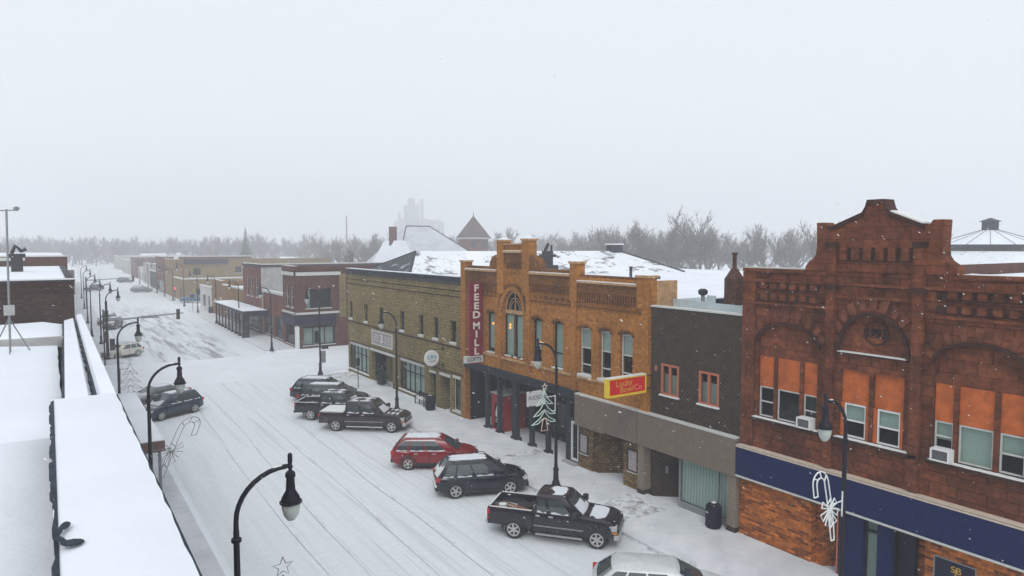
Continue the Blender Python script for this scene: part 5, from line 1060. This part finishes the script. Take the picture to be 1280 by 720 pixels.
def pickup(name, label, loc, ang, pm, L_=5.6, W=1.95, H=1.85, wb=3.5, r=.39, crew=True, bed='snow', scale=1, chromebar=True, rimm='rim', rs=6, cat='pickup truck', twotone=None):
    t = thing(name, label, cat, (loc[0], loc[1], 0), ang, 'vehicles parked along the street', local=True); t.scale = (scale,)*3
    h = L_/2; xrear = -h+ .10; ax = (-h+1.22, -h+1.22+wb); belt = 1.20; hood = 1.17
    cabr = -h+ (1.78 if crew else 2.02); hx = h-1.62
    top = [(cabr, belt), (hx, belt), (hx+.3, hood), (h-.35, hood-.08), (h-.08, hood-.20), (h, hood-.38)]
    bot = [(cabr, .40), (h-.5, .40), (h, .50)]
    wt = [(cabr, .985), (0, 1), (h-.5, .985), (h-.2, .94), (h, .82)]
    mb = MB(); n = 34; vs = []; 
    xs = [cabr+(h-cabr)*i/n for i in range(n+1)]
    for x in xs:
        zt, zb, w = interp(top, x), interp(bot, x), W/2*interp(wt, x); zm = zb+(zt-zb)*.5
        half = [(w*.88,zb),(w*.97,zb+.05),(w*.995,zb+.25),(w,zm+.1),(w*.985,zt-.12),(w*.955,zt-.03),(w*.91,zt)]; ring = half+[(w*.5,zt+.03),(0,zt+.04),(-w*.5,zt+.03)]+[(-y,z) for y,z in reversed(half)]
        vs += [(x,y,z) for y,z in ring]
    k = len(ring); mb.add(vs, [(i*k+j, i*k+(j+1)%k, (i+1)*k+(j+1)%k, (i+1)*k+j) for i in range(n) for j in range(k)]+[tuple(range(k))[::-1], tuple(range(n*k,n*k+k))])
    bo = mb.build('body', pm, t, smooth=True); cut_arches(bo, (ax[1],), r+.08, W, r+.02)
    # bed with open box
    zb, zt = .52, belt+.03; bd = MB()
    prof = [(W/2*.93,zb),(W/2*.99,zb+.12),(W/2,zb+.35),(W/2*.985,zt-.08),(W/2*.95,zt),(W/2*.86,zt),(W/2*.84,zt-.05),(W/2*.84,zb+.2)]
    xe = cabr-.03
    for sg in (-1,1): bd.add([(x,sg*y,z) for x in (xrear,xe) for y,z in prof], [tuple(range(8)), tuple(range(8,16))[::-1]]+[(i,(i+1)%8,8+(i+1)%8,8+i) for i in range(8)])
    bo = bd.build('cargo_bed', pm, t, smooth=True); cut_arches(bo, (ax[0],), r+.08, W, r+.02)
    MB().box(xrear, xe, -W/2*.84, W/2*.84, zb+.12, zb+.22).build('bed_floor', M['blackp'], t); MB().box(xrear-.01, xrear+.07, -W/2*.86, W/2*.86, zb+.03, zt-.01).build('tailgate', pm, t, bev=.015); MB().box(xe-.05, xe, -W/2*.84, W/2*.84, zb+.2, zt-.005).build('bed_front', pm, t)
    for sg in (-1,1):
        for x in ax:
            m = MB()
            for q in range(12):
                a, b_ = math.pi*q/12, math.pi*(q+1)/12; r0, r1 = r+.075, r+.13
                m.add([(x+c*math.cos(d), y, r+.02+c*math.sin(d)) for y in (sg*(W/2-.1), sg*(W/2+.02)) for c, d in ((r0,a),(r1,a),(r1,b_),(r0,b_))], [(0,1,2,3),(7,6,5,4),(1,5,6,2),(0,3,7,4)])
            m.build('wheel_arch_trim', pm, t)
    
    cb = Cabin(cabr+.02, hx+.18, cabr+.10, hx-.50, belt-.02, H-.05, W/2*.92, W/2*.77)
    cb.shell().build('cabin', pm, t, smooth=True)
    us = ((.06,.42),(.47,.82)) if crew else ((.06,.30),(.36,.80))
    for sg in (-1,1):
        for u0,u1 in us: cb.swin(u0,u1,.10,.84,sg).build('window', M['carglass'], t); surf_snow(lambda u, v: cb.side(u0+(u1-u0)*(.05+.85*u), .05+v*(.06+.05*math.sin(u*7)), sg, .012), 7, 2, .006).build('window_snow', M['carsnow'], t, smooth=True)
        m = MB().box(hx-.13,hx+.10,*(sorted((sg*(W/2),sg*(W/2+.24)))),belt+.0,belt+.24); m.build('mirror', M['blackp'], t, bev=.03)
        lamp_part(t,'headlight','headl',h-.18,sg*W*.40,hood-.30,.30,.28,.20); lamp_part(t,'turn_light','amber',h-.12,sg*W*.435,hood-.46,.22,.16,.07)
        lamp_part(t,'taillight','redlens',xrear+.04,sg*W*.475,zt-.28,.12,.09,.42)
        for u in us: x = cabr+ (hx-cabr)*(u[0]+.06); MB().box(x-.09,x+.09,*(sorted((sg*(W/2-.01),sg*(W/2+.03)))),belt-.13,belt-.07).build('door_handle', M['chrome'], t, bev=.01)
        MB().tube([(cabr+.15,sg*(W/2+.03),.36),(ax[1]-r-.18,sg*(W/2+.03),.36)],.045,8).build('side_step', M['chrome' if chromebar else 'blackp'], t)
        MB().box(cabr+.05,ax[1]-r-.15,*(sorted((sg*(W/2-.01),sg*(W/2+.014)))),.66,.71).build('side_moulding', M['blackp' if not chromebar else 'grey'], t)
    cb.ewin(.08,.90,True).build('windscreen', M['carglass'], t); cb.ewin(.15,.88,False,.75).build('rear_window', M['carglass'], t)
    m = MB()
    for x in (hx-.10, cabr+(hx-cabr)*(us[0][1]+.02), cabr+.06): seam(m, cb, W, x, .46, belt-.05, W/2*.998)
    m.build('door_seam', M['dark'], t)
    MB().box(h-.16,h+.06,-W*.47,W*.47,.42,.64).build('front_bumper', M['chrome'], t, bev=.04); MB().box(-h-.02,-h+.14,-W*.45,W*.45,.48,.66).build('rear_bumper', M['chrome' if chromebar else 'blackp'], t, bev=.03)
    gr = MB().box(h-.10,h+.03,-W*.30,W*.30,hood-.50,hood-.20).build('grille', M['blackp'], t, bev=.02); MB().box(h+.0,h+.045,-W*.30,W*.30,hood-.37,hood-.33).build('grille_bar', M['chrome'], gr)
    MB().box(-h+.085,-h+.098,-.26,.26,.72,.84).build('number_plate', M['offwhite'], t)
    wheels(t, ax, W, r, rimm, rs)
    def rf(u,v): x = cb.xr0+.06+(cb.xr1-cb.xr0-.12)*u; y = (-1+2*v)*cb.wr*.84; return (x,y,H-.05+.045*(1-.35*(2*u-1)**2)*(1-.45*(2*v-1)**2)-.004)
    surf_snow(rf,24,18,.02,(lambda a,c: a > .42+.12*math.sin(c*7)+random.uniform(-.03,.03) and min(c,1-c) > .06) if bed == 'junk' else (lambda a,c: math.sin(a*11)+math.sin(c*9+1)+random.uniform(-.9,.9) > .3)).build('roof_snow', M['carsnow'], t, smooth=True)
    def hf(u,v): x = hx+.42+(h-.5-hx-.42)*u; y = (-1+2*v)*W*.38*(1-.06*u); return (x,y,interp(top,x)+.034-.01*abs(2*v-1))
    surf_snow(hf,26,20,.016,(lambda a,c: min(a,1-a,c,1-c) > .04+.05*math.sin(a*9)*math.sin(c*7+1)+random.uniform(-.03,.03)) if bed == 'junk' else (lambda a,c: math.sin(a*13+2)+math.sin(c*11)+random.uniform(-.9,.9) > .5)).build('hood_snow', M['carsnow'], t, smooth=True)
    surf_snow(lambda u,v: cb.end(-.75+1.5*v,.06+.5*u,True,.014),5,8,.012,(lambda a,c: c < .75 or a < .3)).build('windscreen_snow', M['carsnow'], t, smooth=True)
    rl = MB()
    for sg in (-1,1): rl.box(xrear+.05,xe-.02,*(sorted((sg*W/2*.87,sg*W/2*.94))),zt+.001,zt+.022)
    rl.box(xrear,xrear+.06,-W*.38,W*.38,zt-.008,zt+.015); rl.build('rail_snow', M['white'], t)
    if bed == 'cover': MB().box(xrear+.06,xe-.02,-W/2*.9,W/2*.9,zt-.02,zt+.03).build('bed_cover', M['blackp'], t); rough_slab(xrear+.08,xe-.04,-W/2*.88,W/2*.88,zt+.031,.06,.012,.2,.03).build('bed_snow', M['white'], t)
    else: rough_slab(xrear+.09,xe-.07,-W/2*.83,W/2*.83,zb+.221,.14,.05,.18,.02).build('bed_snow', M['carsnow'], t)
    return t, zb, zt, xrear, xe
def ang(dx, dy): return math.atan2(dy, dx)
P = {k: paint(k+'_car_paint', c, d, r_) for k, c, d, r_ in (('plum', (.014,.012,.022), .22, .3), ('brown', (.022,.014,.016), .2, .25), ('blackblue', (.012,.016,.024), .32, .22), ('crimson', (.22,.005,.012), .22, .22), ('midnight', (.007,.009,.022), .25, .22), ('silver', (.58,.61,.62), .5, .3), ('darkgrey', (.02,.026,.032), .25, .25), ('slateblue', (.022,.04,.07), .35, .28), ('ash', (.10,.11,.115), .8, .4), ('cream', (.66,.64,.57), .35, .3), ('deepgrey', (.03,.035,.04), .6, .3), ('tealblue', (.03,.12,.22), .3, .3))}
t, zb, zt, xr, xe = pickup('pickup_truck', 'dark plum pickup with open bed of snowy clutter and chrome bumper, nearest the camera', (17.05,22.15), ang(.632,-.775), P['plum'], crew=False, bed='junk', L_=5.45, wb=3.42, W=1.92, H=1.86)
def bedthing(name, label, cat, off, z, make):
    a = t.rotation_euler[2]; p = (t.location[0]+off[0]*math.cos(a)-off[1]*math.sin(a), t.location[1]+off[0]*math.sin(a)+off[1]*math.cos(a), z)
    q = thing(name, label, cat, p, a+random.uniform(-.5,.5), 'clutter in the plum pickup bed', local=True); make(q)
bedthing('spare_wheel', 'snow-dusted spare wheel lying in the open bed of the plum pickup', 'spare wheel', (-1.35,.25), zb+.34, lambda q: (MB().lathe([(.18,0),(.33,.02),(.36,.09),(.33,.17),(.18,.19)],(0,0,0),20).build('tyre', M['tyre'], q, smooth=True), MB().lathe([(.19,.05),(.17,.14),(.02,.15)],(0,0,0),14).build('rim', M['rim'], q)))
bedthing('bucket', 'white bucket with snow near the tailgate of the plum pickup', 'bucket', (-2.15,-.35), zb+.33, lambda q: (MB().lathe([(.13,0),(.16,.33),(.17,.34)],(0,0,0),14).build('body', M['white'], q, smooth=True), MB().tube([(.16*math.cos(k*.314),.02,.33+.12*math.sin(k*.314)) for k in range(11)],.008,4).build('handle', M['grey'], q)))
bedthing('lumber', 'bundle of orange-brown boards slanting across the plum pickup bed', 'lumber', (-1.75,-.1), zb+.42, lambda q: [MB().box(-.75+random.uniform(-.1,.1),.7,-.3+k*.13,-.2+k*.13,.0+.05*(k%2),.045+.05*(k%2)).build('board', M['orangewall'], q) for k in range(4)])
bedthing('snow_shovel', 'pale shovel lying by the cab in the plum pickup bed', 'shovel', (-1.1,-.45), zb+.55, lambda q: (MB().tube([(-.7,0,.15),(.3,0,.0)],.018,6).build('shaft', M['redpaint'], q), MB().box(.28,.62,-.2,.2,-.02,.01).build('blade', M['stucco'], q)))
pickup('pickup_truck', 'dark brown crew-cab pickup with a snow-covered bed cover, beside the black pickup', (16.85,42.25), ang(.767,-.641), P['brown'], L_=5.75, wb=3.68, W=2.0, H=1.93, bed='cover', rs=5)
pickup('pickup_truck', 'black pickup with empty bed squeezed between the dark van-like vehicle and the brown pickup', (16.35,45.9), ang(.767,-.641), P['blackblue'], L_=5.7, wb=3.6, W=1.98, H=1.9, bed='snow', rs=6, chromebar=False)
suv('parked_car', 'dark grey long sport utility vehicle beside the black pickup', 'sport utility vehicle', (17.15,48.9), ang(.77,-.64), P['darkgrey'], L_=5.1, W=1.98, H=1.80, wb=3.0, snow='roof', belt=1.08, hood=1.08)
suv('parked_car', 'dark navy sport utility vehicle farthest of the parked row before the crossing', 'sport utility vehicle', (17.35,51.9), ang(.77,-.64), P['midnight'], L_=4.8, W=1.9, H=1.72, wb=2.85, snow='full', belt=1.05, hood=1.02)
suv('parked_car', 'bright crimson crossover with chrome window line parked nose to the sidewalk', 'sport utility vehicle', (17.13,32.93), ang(.83,-.557), P['crimson'], L_=4.6, chromeline=True, snow='roof', clad=True)
suv('parked_car', 'black-blue crossover with snow packed on its tailgate, left of the near pickup', 'sport utility vehicle', (17.15,28.23), ang(.926,-.377), P['midnight'], L_=4.5, W=1.86, H=1.70, wb=2.62, r=.37, snow='roof', snowside=True)
suv('parked_car', 'silver sedan-like crossover cut off by the bottom of the view', 'car', (16.45,15.55), ang(.74,-.67), P['silver'], L_=4.6, W=1.84, H=1.58, wb=2.7, snow='none', rails=False, rear_slope=.65)
suv('parked_car', 'slate blue crossover with snowy roof parked at the near left kerb', 'sport utility vehicle', (6.75,53.15), ang(-.875,-.483), P['slateblue'], L_=4.5, W=1.85, H=1.70, wb=2.72, scale=.96)
suv('parked_car', 'ash grey low car thickly dusted with snow behind the slate blue crossover', 'car', (6.35,57.0), ang(-.875,-.483), P['ash'], L_=4.7, W=1.82, H=1.50, wb=2.75, sedan=True, rails=False, clad=False, snow='full')
suv('parked_car', 'cream coloured crossover beside the left signal pole', 'sport utility vehicle', (6.2,83.6), ang(-.85,-.52), P['cream'], L_=4.4, W=1.82, H=1.65, wb=2.6, scale=.92)
suv('parked_car', 'dark grey crossover past the signal mast, nearer of the two by the left kerb', 'sport utility vehicle', (7.3,113.5), ang(-.35,-.94), P['deepgrey'], L_=4.6, scale=.95)
suv('parked_car', 'snow-dusted grey car farther of the two by the left kerb past the signal mast', 'car', (7.0,119.5), ang(-.35,-.94), P['ash'], L_=4.6, scale=.95)
suv('parked_car', 'distant silver crossover parked at the right kerb past the open lot', 'sport utility vehicle', (19.3,197), ang(.95,-.3), P['ash'], L_=4.8, snow='roof')
suv('parked_car', 'faint dark car at the far left kerb', 'car', (9.5,210), ang(-.9,-.4), P['deepgrey'])
suv('parked_car', 'faint dark car farthest up the right side of the street', 'car', (20,250), ang(.9,-.4), P['darkgrey'])
pickup('pickup_truck', 'blue pickup seen from the side in the open lot before the yellow brick building', (24.6,154), ang(.98,-.2), P['tealblue'], L_=5.4, bed='snow')

# =================================================================== BACKGROUND BUILDINGS
b = thing('steep_roof_building', 'large building with steep snowy hip roof and brick gable behind the tan block building', 'building', (76,152,0))
SX = snowmat('slate_under_snow', (.55,.57,.62), 1, (.5,.50,.3,(.3,.31,.34)))
MB().box(67,91,146,166,0,6.8).build('wall', M['redbrick2'], b)
MB().add([(66.3,145.3,6.7),(92,145.3,6.7),(92,167,6.7),(66.3,167,6.7),(73.5,156,16.6),(80,156,16.6)],[(0,1,5,4),(1,2,5),(2,3,4,5),(3,0,4),(3,2,1,0)]).build('roof', SX, b)
for p, q in (((66.3,145.3,6.7),(73.5,156,16.6)),((92,145.3,6.7),(80,156,16.6)),((73.5,156,16.65),(80,156,16.65))): MB().tube([p,q],.16,4).build('ridge', M['slate'], b)
MB().prism([(63.7,5),(63.7,7.4),(66.8,12.6),(69.9,7.2),(69.9,5)],'y',142.8,148).build('gable', M['redbrick2'], b)
MB().add([(63.4,142.5,7.3),(66.8,142.5,13.0),(70.2,142.5,7.0),(63.4,154,7.3),(66.8,154,13.0),(70.2,154,7)],[(1,4,5,2),(0,3,4,1),(0,1,2),(3,5,4),(0,2,5,3)]).build('gable_roof', M['roofsnow'], b)
MB().box(66.1,67.6,148.5,149.7,9,16.2).build('chimney', M['redbrick'], b)
MB().prism([(76.5,7),(78.5,9.3),(80.5,7)],'y',144,149).build('dormer', M['slateroof'], b)
b = thing('brick_turret_building', 'square brick turret with pyramid tile roof and finial rising behind the roofs', 'tower', (102,171,0))
MB().box(98.8,105.2,168.4,174.6,0,13.6).build('wall', M['redbrick2'], b); MB().box(98.2,105.8,167.9,175.1,13.6,14.1).build('cornice', M['stucco'], b)
MB().add([(98.3,168,14.1),(105.7,168,14.1),(105.7,175,14.1),(98.3,175,14.1),(102,171.5,20.4)],[(0,1,4),(1,2,4),(2,3,4),(3,0,4),(3,2,1,0)]).build('roof', M['turretroof'], b)
MB().tube([(102,171.5,20),(102,171.5,21.4)],[.16,.05],6).build('finial', M['black'], b); MB().box(99.5,101.2,168.3,168.39,11.2,13.0).build('louvre', M['slateroof'], b); MB().box(102.8,104.5,168.3,168.39,11.2,13.0).build('louvre', M['slateroof'], b)
b = thing('grain_elevator', 'ghostly grain elevator with headhouse and conveyor legs fading into the snow', 'grain elevator', (192,395,0)); b['far'] = 1
m = MB()
for k in range(4): m.lathe([(7,0),(7,26),(1,29)],(180+k*13,400,0),20)
m.build('silo', M['elev'], b, each=True); MB().box(184,196,392,402,26,39).build('headhouse', M['elev'], b); m = MB().box(200,202,396,398,24,44); m.box(186,192,394,398,39,44); m.box(176,178,396,398,24,33); m.tube([(196,397,40),(202,397,43)],.6,6); m.tube([(202,397,28),(222,397,27)],.7,6); m.build('conveyor', M['elev'], b, each=True)
b = thing('round_roofed_building', 'low round metal roof with a cupola and snowy skirt roof behind the sandstone building', 'building', (102.3,40,0))
n = 16; MB().lathe([(11.8,0),(11.8,7.6)],(102.3,40,0),n).build('wall', M['redbrick'], b)
MB().lathe([(12.6,7.6),(6.1,11.2)],(102.3,40,0),n).build('skirt_roof', M['hipsnow2'].copy() if False else M['thinsnow'], b)
MB().lathe([(5.7,11.1),(5.7,12.05)],(102.3,40,0),n).build('drum', M['slateroof'], b); MB().lathe([(6.5,12.05),(1.0,13.9)],(102.3,40,0),n).build('roof', M['roofsnow'], b)
m = MB()
for k in range(n): a = 2*math.pi*k/n; m.tube([(102.3+6.52*math.cos(a),40+6.52*math.sin(a),12.08),(102.3+1*math.cos(a),40+1*math.sin(a),13.92)],.028,4)
m.build('roof_seam', M['slate'], b, each=True); MB().lathe([(1.0,13.7),(1.0,15.0),(1.35,15.05),(.1,15.5)],(102.3,40,0),8).build('cupola', M['slate'], b)
tag(MB().tube([(112,300,0),(112,300,25)],[.5,.25],6).build('radio_mast', M['grey']), 'thin grey mast above the far tree line', 'mast')
# low houses showing white roofs among the trees
random.seed(21)
for i in range(16):
    azd = 2+i*3.9+random.uniform(-1.5,1.5); d = random.uniform(270,380) if i < 8 else random.uniform(190,280); x, y = d*math.sin(R(azd)), d*math.cos(R(azd))
    if x < 70 and y < 430: x, y = (x if x > 45 else 48+i*4), 430+i*4
    places = ['by the street end','left of the far conifer','right of the far conifer','under the radio mast']
    b = thing('house', None, 'house', (x,y,0), random.uniform(-.5,.5), 'small snow-roofed houses among the far trees', local=True); w, l, h = random.uniform(4,6), random.uniform(5,8), random.uniform(3,4.5)
    b['label'] = 'small pale house with a snowy gabled roof half hidden among the far bare trees'
    MB().box(-l,l,-w,w,0,h).build('wall', M[random.choice(['whitewall','stucco','orangewall'])], b); MB().prism([(-w-.4,h),(0,h+3),(w+.4,h)],'x',-l-.3,l+.3).build('roof', M['roofsnow'], b)

# =================================================================== TREES
def branch(mt, mc, p, d, ln, r, lvl, maxl, rnd):
    seg = 3 if lvl < 3 else 2; pts = [p]; q = Vector(p); dd = Vector(d)
    for i in range(seg):
        dd = (dd+Vector((rnd.uniform(-1,1),rnd.uniform(-1,1),rnd.uniform(-.4,.9)))*.16).normalized(); q = q+dd*ln/seg; pts.append(q.copy())
    tgt = mt if lvl < 2 else mc
    if lvl < 4: tgt.tube(pts, [r*(1-.55*i/seg) for i in range(seg+1)], 5 if lvl < 2 else 3, cap=False)
    else:
        s_ = Vector((rnd.uniform(-1,1),rnd.uniform(-1,1),.2)).normalized()*max(r,.05); tgt.add([pts[0]-s_, pts[0]+s_, pts[-1]], [(0,1,2)])
    if lvl >= maxl: return
    n = (4,4,5,5,6,6)[lvl]
    for k in range(n):
        t_ = .35+.65*(k+1)/n if lvl else .55+.45*(k+1)/n
        base = pts[min(seg, int(t_*seg))]
        nd = (dd + Vector((rnd.uniform(-1,1),rnd.uniform(-1,1),rnd.uniform(-.25,.85)))*(.80 if lvl else .85)).normalized()
        branch(mt, mc, base, nd, ln*rnd.uniform(.55,.78), r*.5, lvl+1, maxl, rnd)
def bare_tree(seed, hgt, maxl=5):
    rnd = random.Random(seed); mt, mc = MB(), MB(); branch(mt, mc, Vector((0,0,0)), Vector((0,0,1)), hgt*.36, hgt*.022, 0, maxl, rnd)
    hh = max(v[2] for v in mc.v)/15; mt.v = [tuple(c/hh for c in v) for v in mt.v]; mc.v = [(v[0]/hh*.92, v[1]/hh*.92, v[2]/hh) for v in mc.v]
    t = thing('bare_tree', '', 'tree', (0,0,0), local=True); mt.build('trunk', M['bark'], t); mc.build('crown', M['twig'], t); return t
protos = [bare_tree(s_, 15) for s_ in (3,8,15,23,31)]
used = set()
def put_tree(i, x, y, s_, label, group):
    k = i % len(protos); o = protos[k] if k not in used else copy_tree(protos[k]); used.add(k)
    o.location = (x,y,0); o.rotation_euler = (0,0,random.uniform(0,6.28)); o.scale = (s_*1.1,s_*1.1,s_); o['label'] = label; o['group'] = group
random.seed(5)
n = 0
# the nearer grove behind the flat roofs (azimuth measured from the street axis)
for k in range(34):
    az = 40+ (k+random.random())*21/34; d = random.uniform(170,235)
    put_tree(n, d*math.sin(R(az)), d*math.cos(R(az)), random.uniform(1.05,1.3)*(1.12 if 47 < az < 51 else 1), 'tall bare grey-brown tree in the grove behind the flat snowy roofs', 'bare trees of the nearer grove'); n += 1
for k in range(10):
    az = 61+(k+random.random())*14/10; d = random.uniform(170,230); put_tree(n, d*math.sin(R(az)), d*math.cos(R(az)), random.uniform(.9,1.1), 'bare tree glimpsed behind the sandstone building', 'bare trees behind the sandstone building'); n += 1
for k in range(125):
    az = 6.5+(k+random.random())*42/125; d = random.uniform(240,420) if az > 17 else random.uniform(380,520)
    x, y = d*math.sin(R(az)), d*math.cos(R(az))
    if x < 62: x += 30
    put_tree(n, x, y, random.uniform(.85,1.3), 'pale hazy bare tree in the far tree line beyond the roofs', 'far tree line trees'); n += 1
for k in range(46):
    az = -4+(k+random.random())*13/46; d = random.uniform(430,540); put_tree(n, d*math.sin(R(az)), d*math.cos(R(az)), random.uniform(.95,1.25), 'faint bare tree at the foggy end of the street', 'trees at the foggy street end'); n += 1
for k in range(16): put_tree(n, -12-random.uniform(0,60), random.uniform(240,400), random.uniform(.9,1.2), 'faint bare tree over the left row roofs', 'trees over the left roofs'); n += 1
for x, y, s_, lab in ((58,150,.75,'bare rounded tree left of the steep-roofed old building'),(54,144,.7,'smaller bare tree beside the rounded one near the steep-roofed old building'),(150,135,1.5,'largest open bare tree in the grove behind the flat snowy roofs')):
    put_tree(n, x, y, s_, lab, 'single bare trees among the roofs'); n += 1
def conifer(x, y, h, label, w=.26):
    t = thing('conifer', label, 'tree', (x,y,0), 0, None, True); MB().tube([(0,0,0),(0,0,h*.95)],[h*.02,.04],6).build('trunk', M['bark'], t)
    m = MB(); rnd = random.Random(int(x)); z = h*.12
    while z < h:
        rr = (h-z)*w*rnd.uniform(.8,1.1)+.15
        for k in range(11):
            a = rnd.uniform(0,6.28); tip = Vector((rr*math.cos(a), rr*math.sin(a), z-rr*.28)); s_ = Vector((-math.sin(a), math.cos(a), 0))*rr*.22
            m.add([(0,0,z+.25),tip-s_,tip+Vector((0,0,-.1)),tip+s_],[(0,1,2),(0,2,3)])
        z += h*.022
    m.build('crown', M['needle'], t)
conifer(96,190,15.5,'dark pointed conifer between the steep roof and the brick turret',.30)
conifer(66,290,19,'tall conifer standing above the far tree line left of the mast',.24)
conifer(158,168,14.5,'dark conifer above the flat snowy roofs behind the exhaust fan',.32)
# a far wood closing the horizon
rnd = random.Random(99); m = MB()
for k in range(16000):
    az = R(rnd.uniform(-6,66)); d = rnd.uniform(480,620); x, y = d*math.sin(az), d*math.cos(az)
    if y > 880 or x > 800: continue
    h = rnd.uniform(10,19)*(1+.18*math.sin(az*40)); p = Vector((x,y,rnd.uniform(.0,.75)*h)); w = rnd.uniform(.2,.55)
    m.add([p+Vector((-w,0,0)), p+Vector((w,0,0)), p+Vector((rnd.uniform(-2,2),rnd.uniform(-1,1),rnd.uniform(2,5)))], [(0,1,2)])
tag(m.build('distant_wood', M['twig']), 'hazy far wood along the horizon', 'wood', kind='stuff')
# snow in the air
rnd = random.Random(4); m = MB()
for k in range(5200):
    az = R(rnd.uniform(-10,75)); d = 4+rnd.random()**.7*42; p = Vector((d*math.sin(az), d*math.cos(az), rnd.uniform(.3,15)))
    if p.z < 9.2 and p.x < 1.3: continue
    r_ = rnd.uniform(.004,.015)*(1 if d > 9 else .45); dr = Vector((rnd.uniform(.3,1.2), -.6, rnd.uniform(-.9,-.2)))*r_*1.6; a = Vector((r_*.7,0,0)); b_ = Vector((0,0,r_*.7))
    m.add([p-a,p-b_,p+a,p+b_,p-dr,p+dr],[(0,1,4),(1,2,4),(2,3,4),(3,0,4),(1,0,5),(2,1,5),(3,2,5),(0,3,5)])
tag(m.build('falling_snow', M['white']), 'snowflakes drifting through the street air', 'snow', kind='stuff')

# =================================================================== AIR, LIGHT, CAMERA
hz = MB().box(-259.5, 819.5, -59.5, 899.5, -1.2, 70).build('haze', M['snow']); tag(hz, kind='stuff')
m_ = bpy.data.materials.new('snowy_air'); m_.use_nodes = True; nt = m_.node_tree; nt.nodes.clear()
out = nt.nodes.new('ShaderNodeOutputMaterial'); pvn = nt.nodes.new('ShaderNodeVolumePrincipled'); pvn.inputs['Color'].default_value = (.95,.96,.985,1); pvn.inputs['Density'].default_value = .0019
L(nt, pvn.outputs[0], out.inputs['Volume']); hz.data.materials.clear(); hz.data.materials.append(m_)
wd = bpy.data.worlds.new('World'); sc.world = wd; wd.use_nodes = True; nt = wd.node_tree; bg = nt.nodes['Background']
SUN_EL, SUN_AZ = R(48), R(215)
sky = N(nt, 'ShaderNodeTexSky', sky_type='NISHITA'); sky.sun_disc = False; sky.sun_elevation = SUN_EL; sky.sun_rotation = SUN_AZ; sky.dust_density = 4; sky.air_density = 1
hs_ = N(nt, 'ShaderNodeHueSaturation'); hs_.inputs['Saturation'].default_value = .25; L(nt, sky.outputs[0], hs_.inputs['Color'])
cl = mix(nt, .86, hs_.outputs[0], (6.8, 7.2, 7.65)); L(nt, cl, bg.inputs['Color']); bg.inputs['Strength'].default_value = .10
sd = bpy.data.lights.new('sun', 'SUN'); sd.energy = .7; sd.angle = R(25); sd.color = (1, .97, .93); so = bpy.data.objects.new('sun', sd); COL.objects.link(so)
so.rotation_euler = (R(90)-SUN_EL, 0, -SUN_AZ+math.pi)
cd = bpy.data.cameras.new('camera'); cam = bpy.data.objects.new('camera', cd); COL.objects.link(cam); sc.camera = cam
cd.sensor_width = 36; cd.lens = 860/1280*36; cd.clip_end = 3000; cd.clip_start = .1
cam.location = (0,0,12); cam.rotation_euler = (R(90-3.593), 0, -R(33.944))
vs_ = sc.view_settings; vs_.view_transform = 'Standard'; vs_.look = 'None'; vs_.exposure = .46; vs_.gamma = 1
sc.render.engine = 'CYCLES'; sc.cycles.volume_bounces = 1; sc.cycles.max_bounces = 6; sc.cycles.transparent_max_bounces = 12
e_ = bpy.data.objects['grain_elevator']; e_.location = (192*1.83,395*1.83,-1); e_.scale = (1.2,1.2,1.5); del e_['far']
for o in bpy.data.objects:
    if '_o' in o: del o['_o']
    if o.name.startswith('cutter'): bpy.data.objects.remove(o)
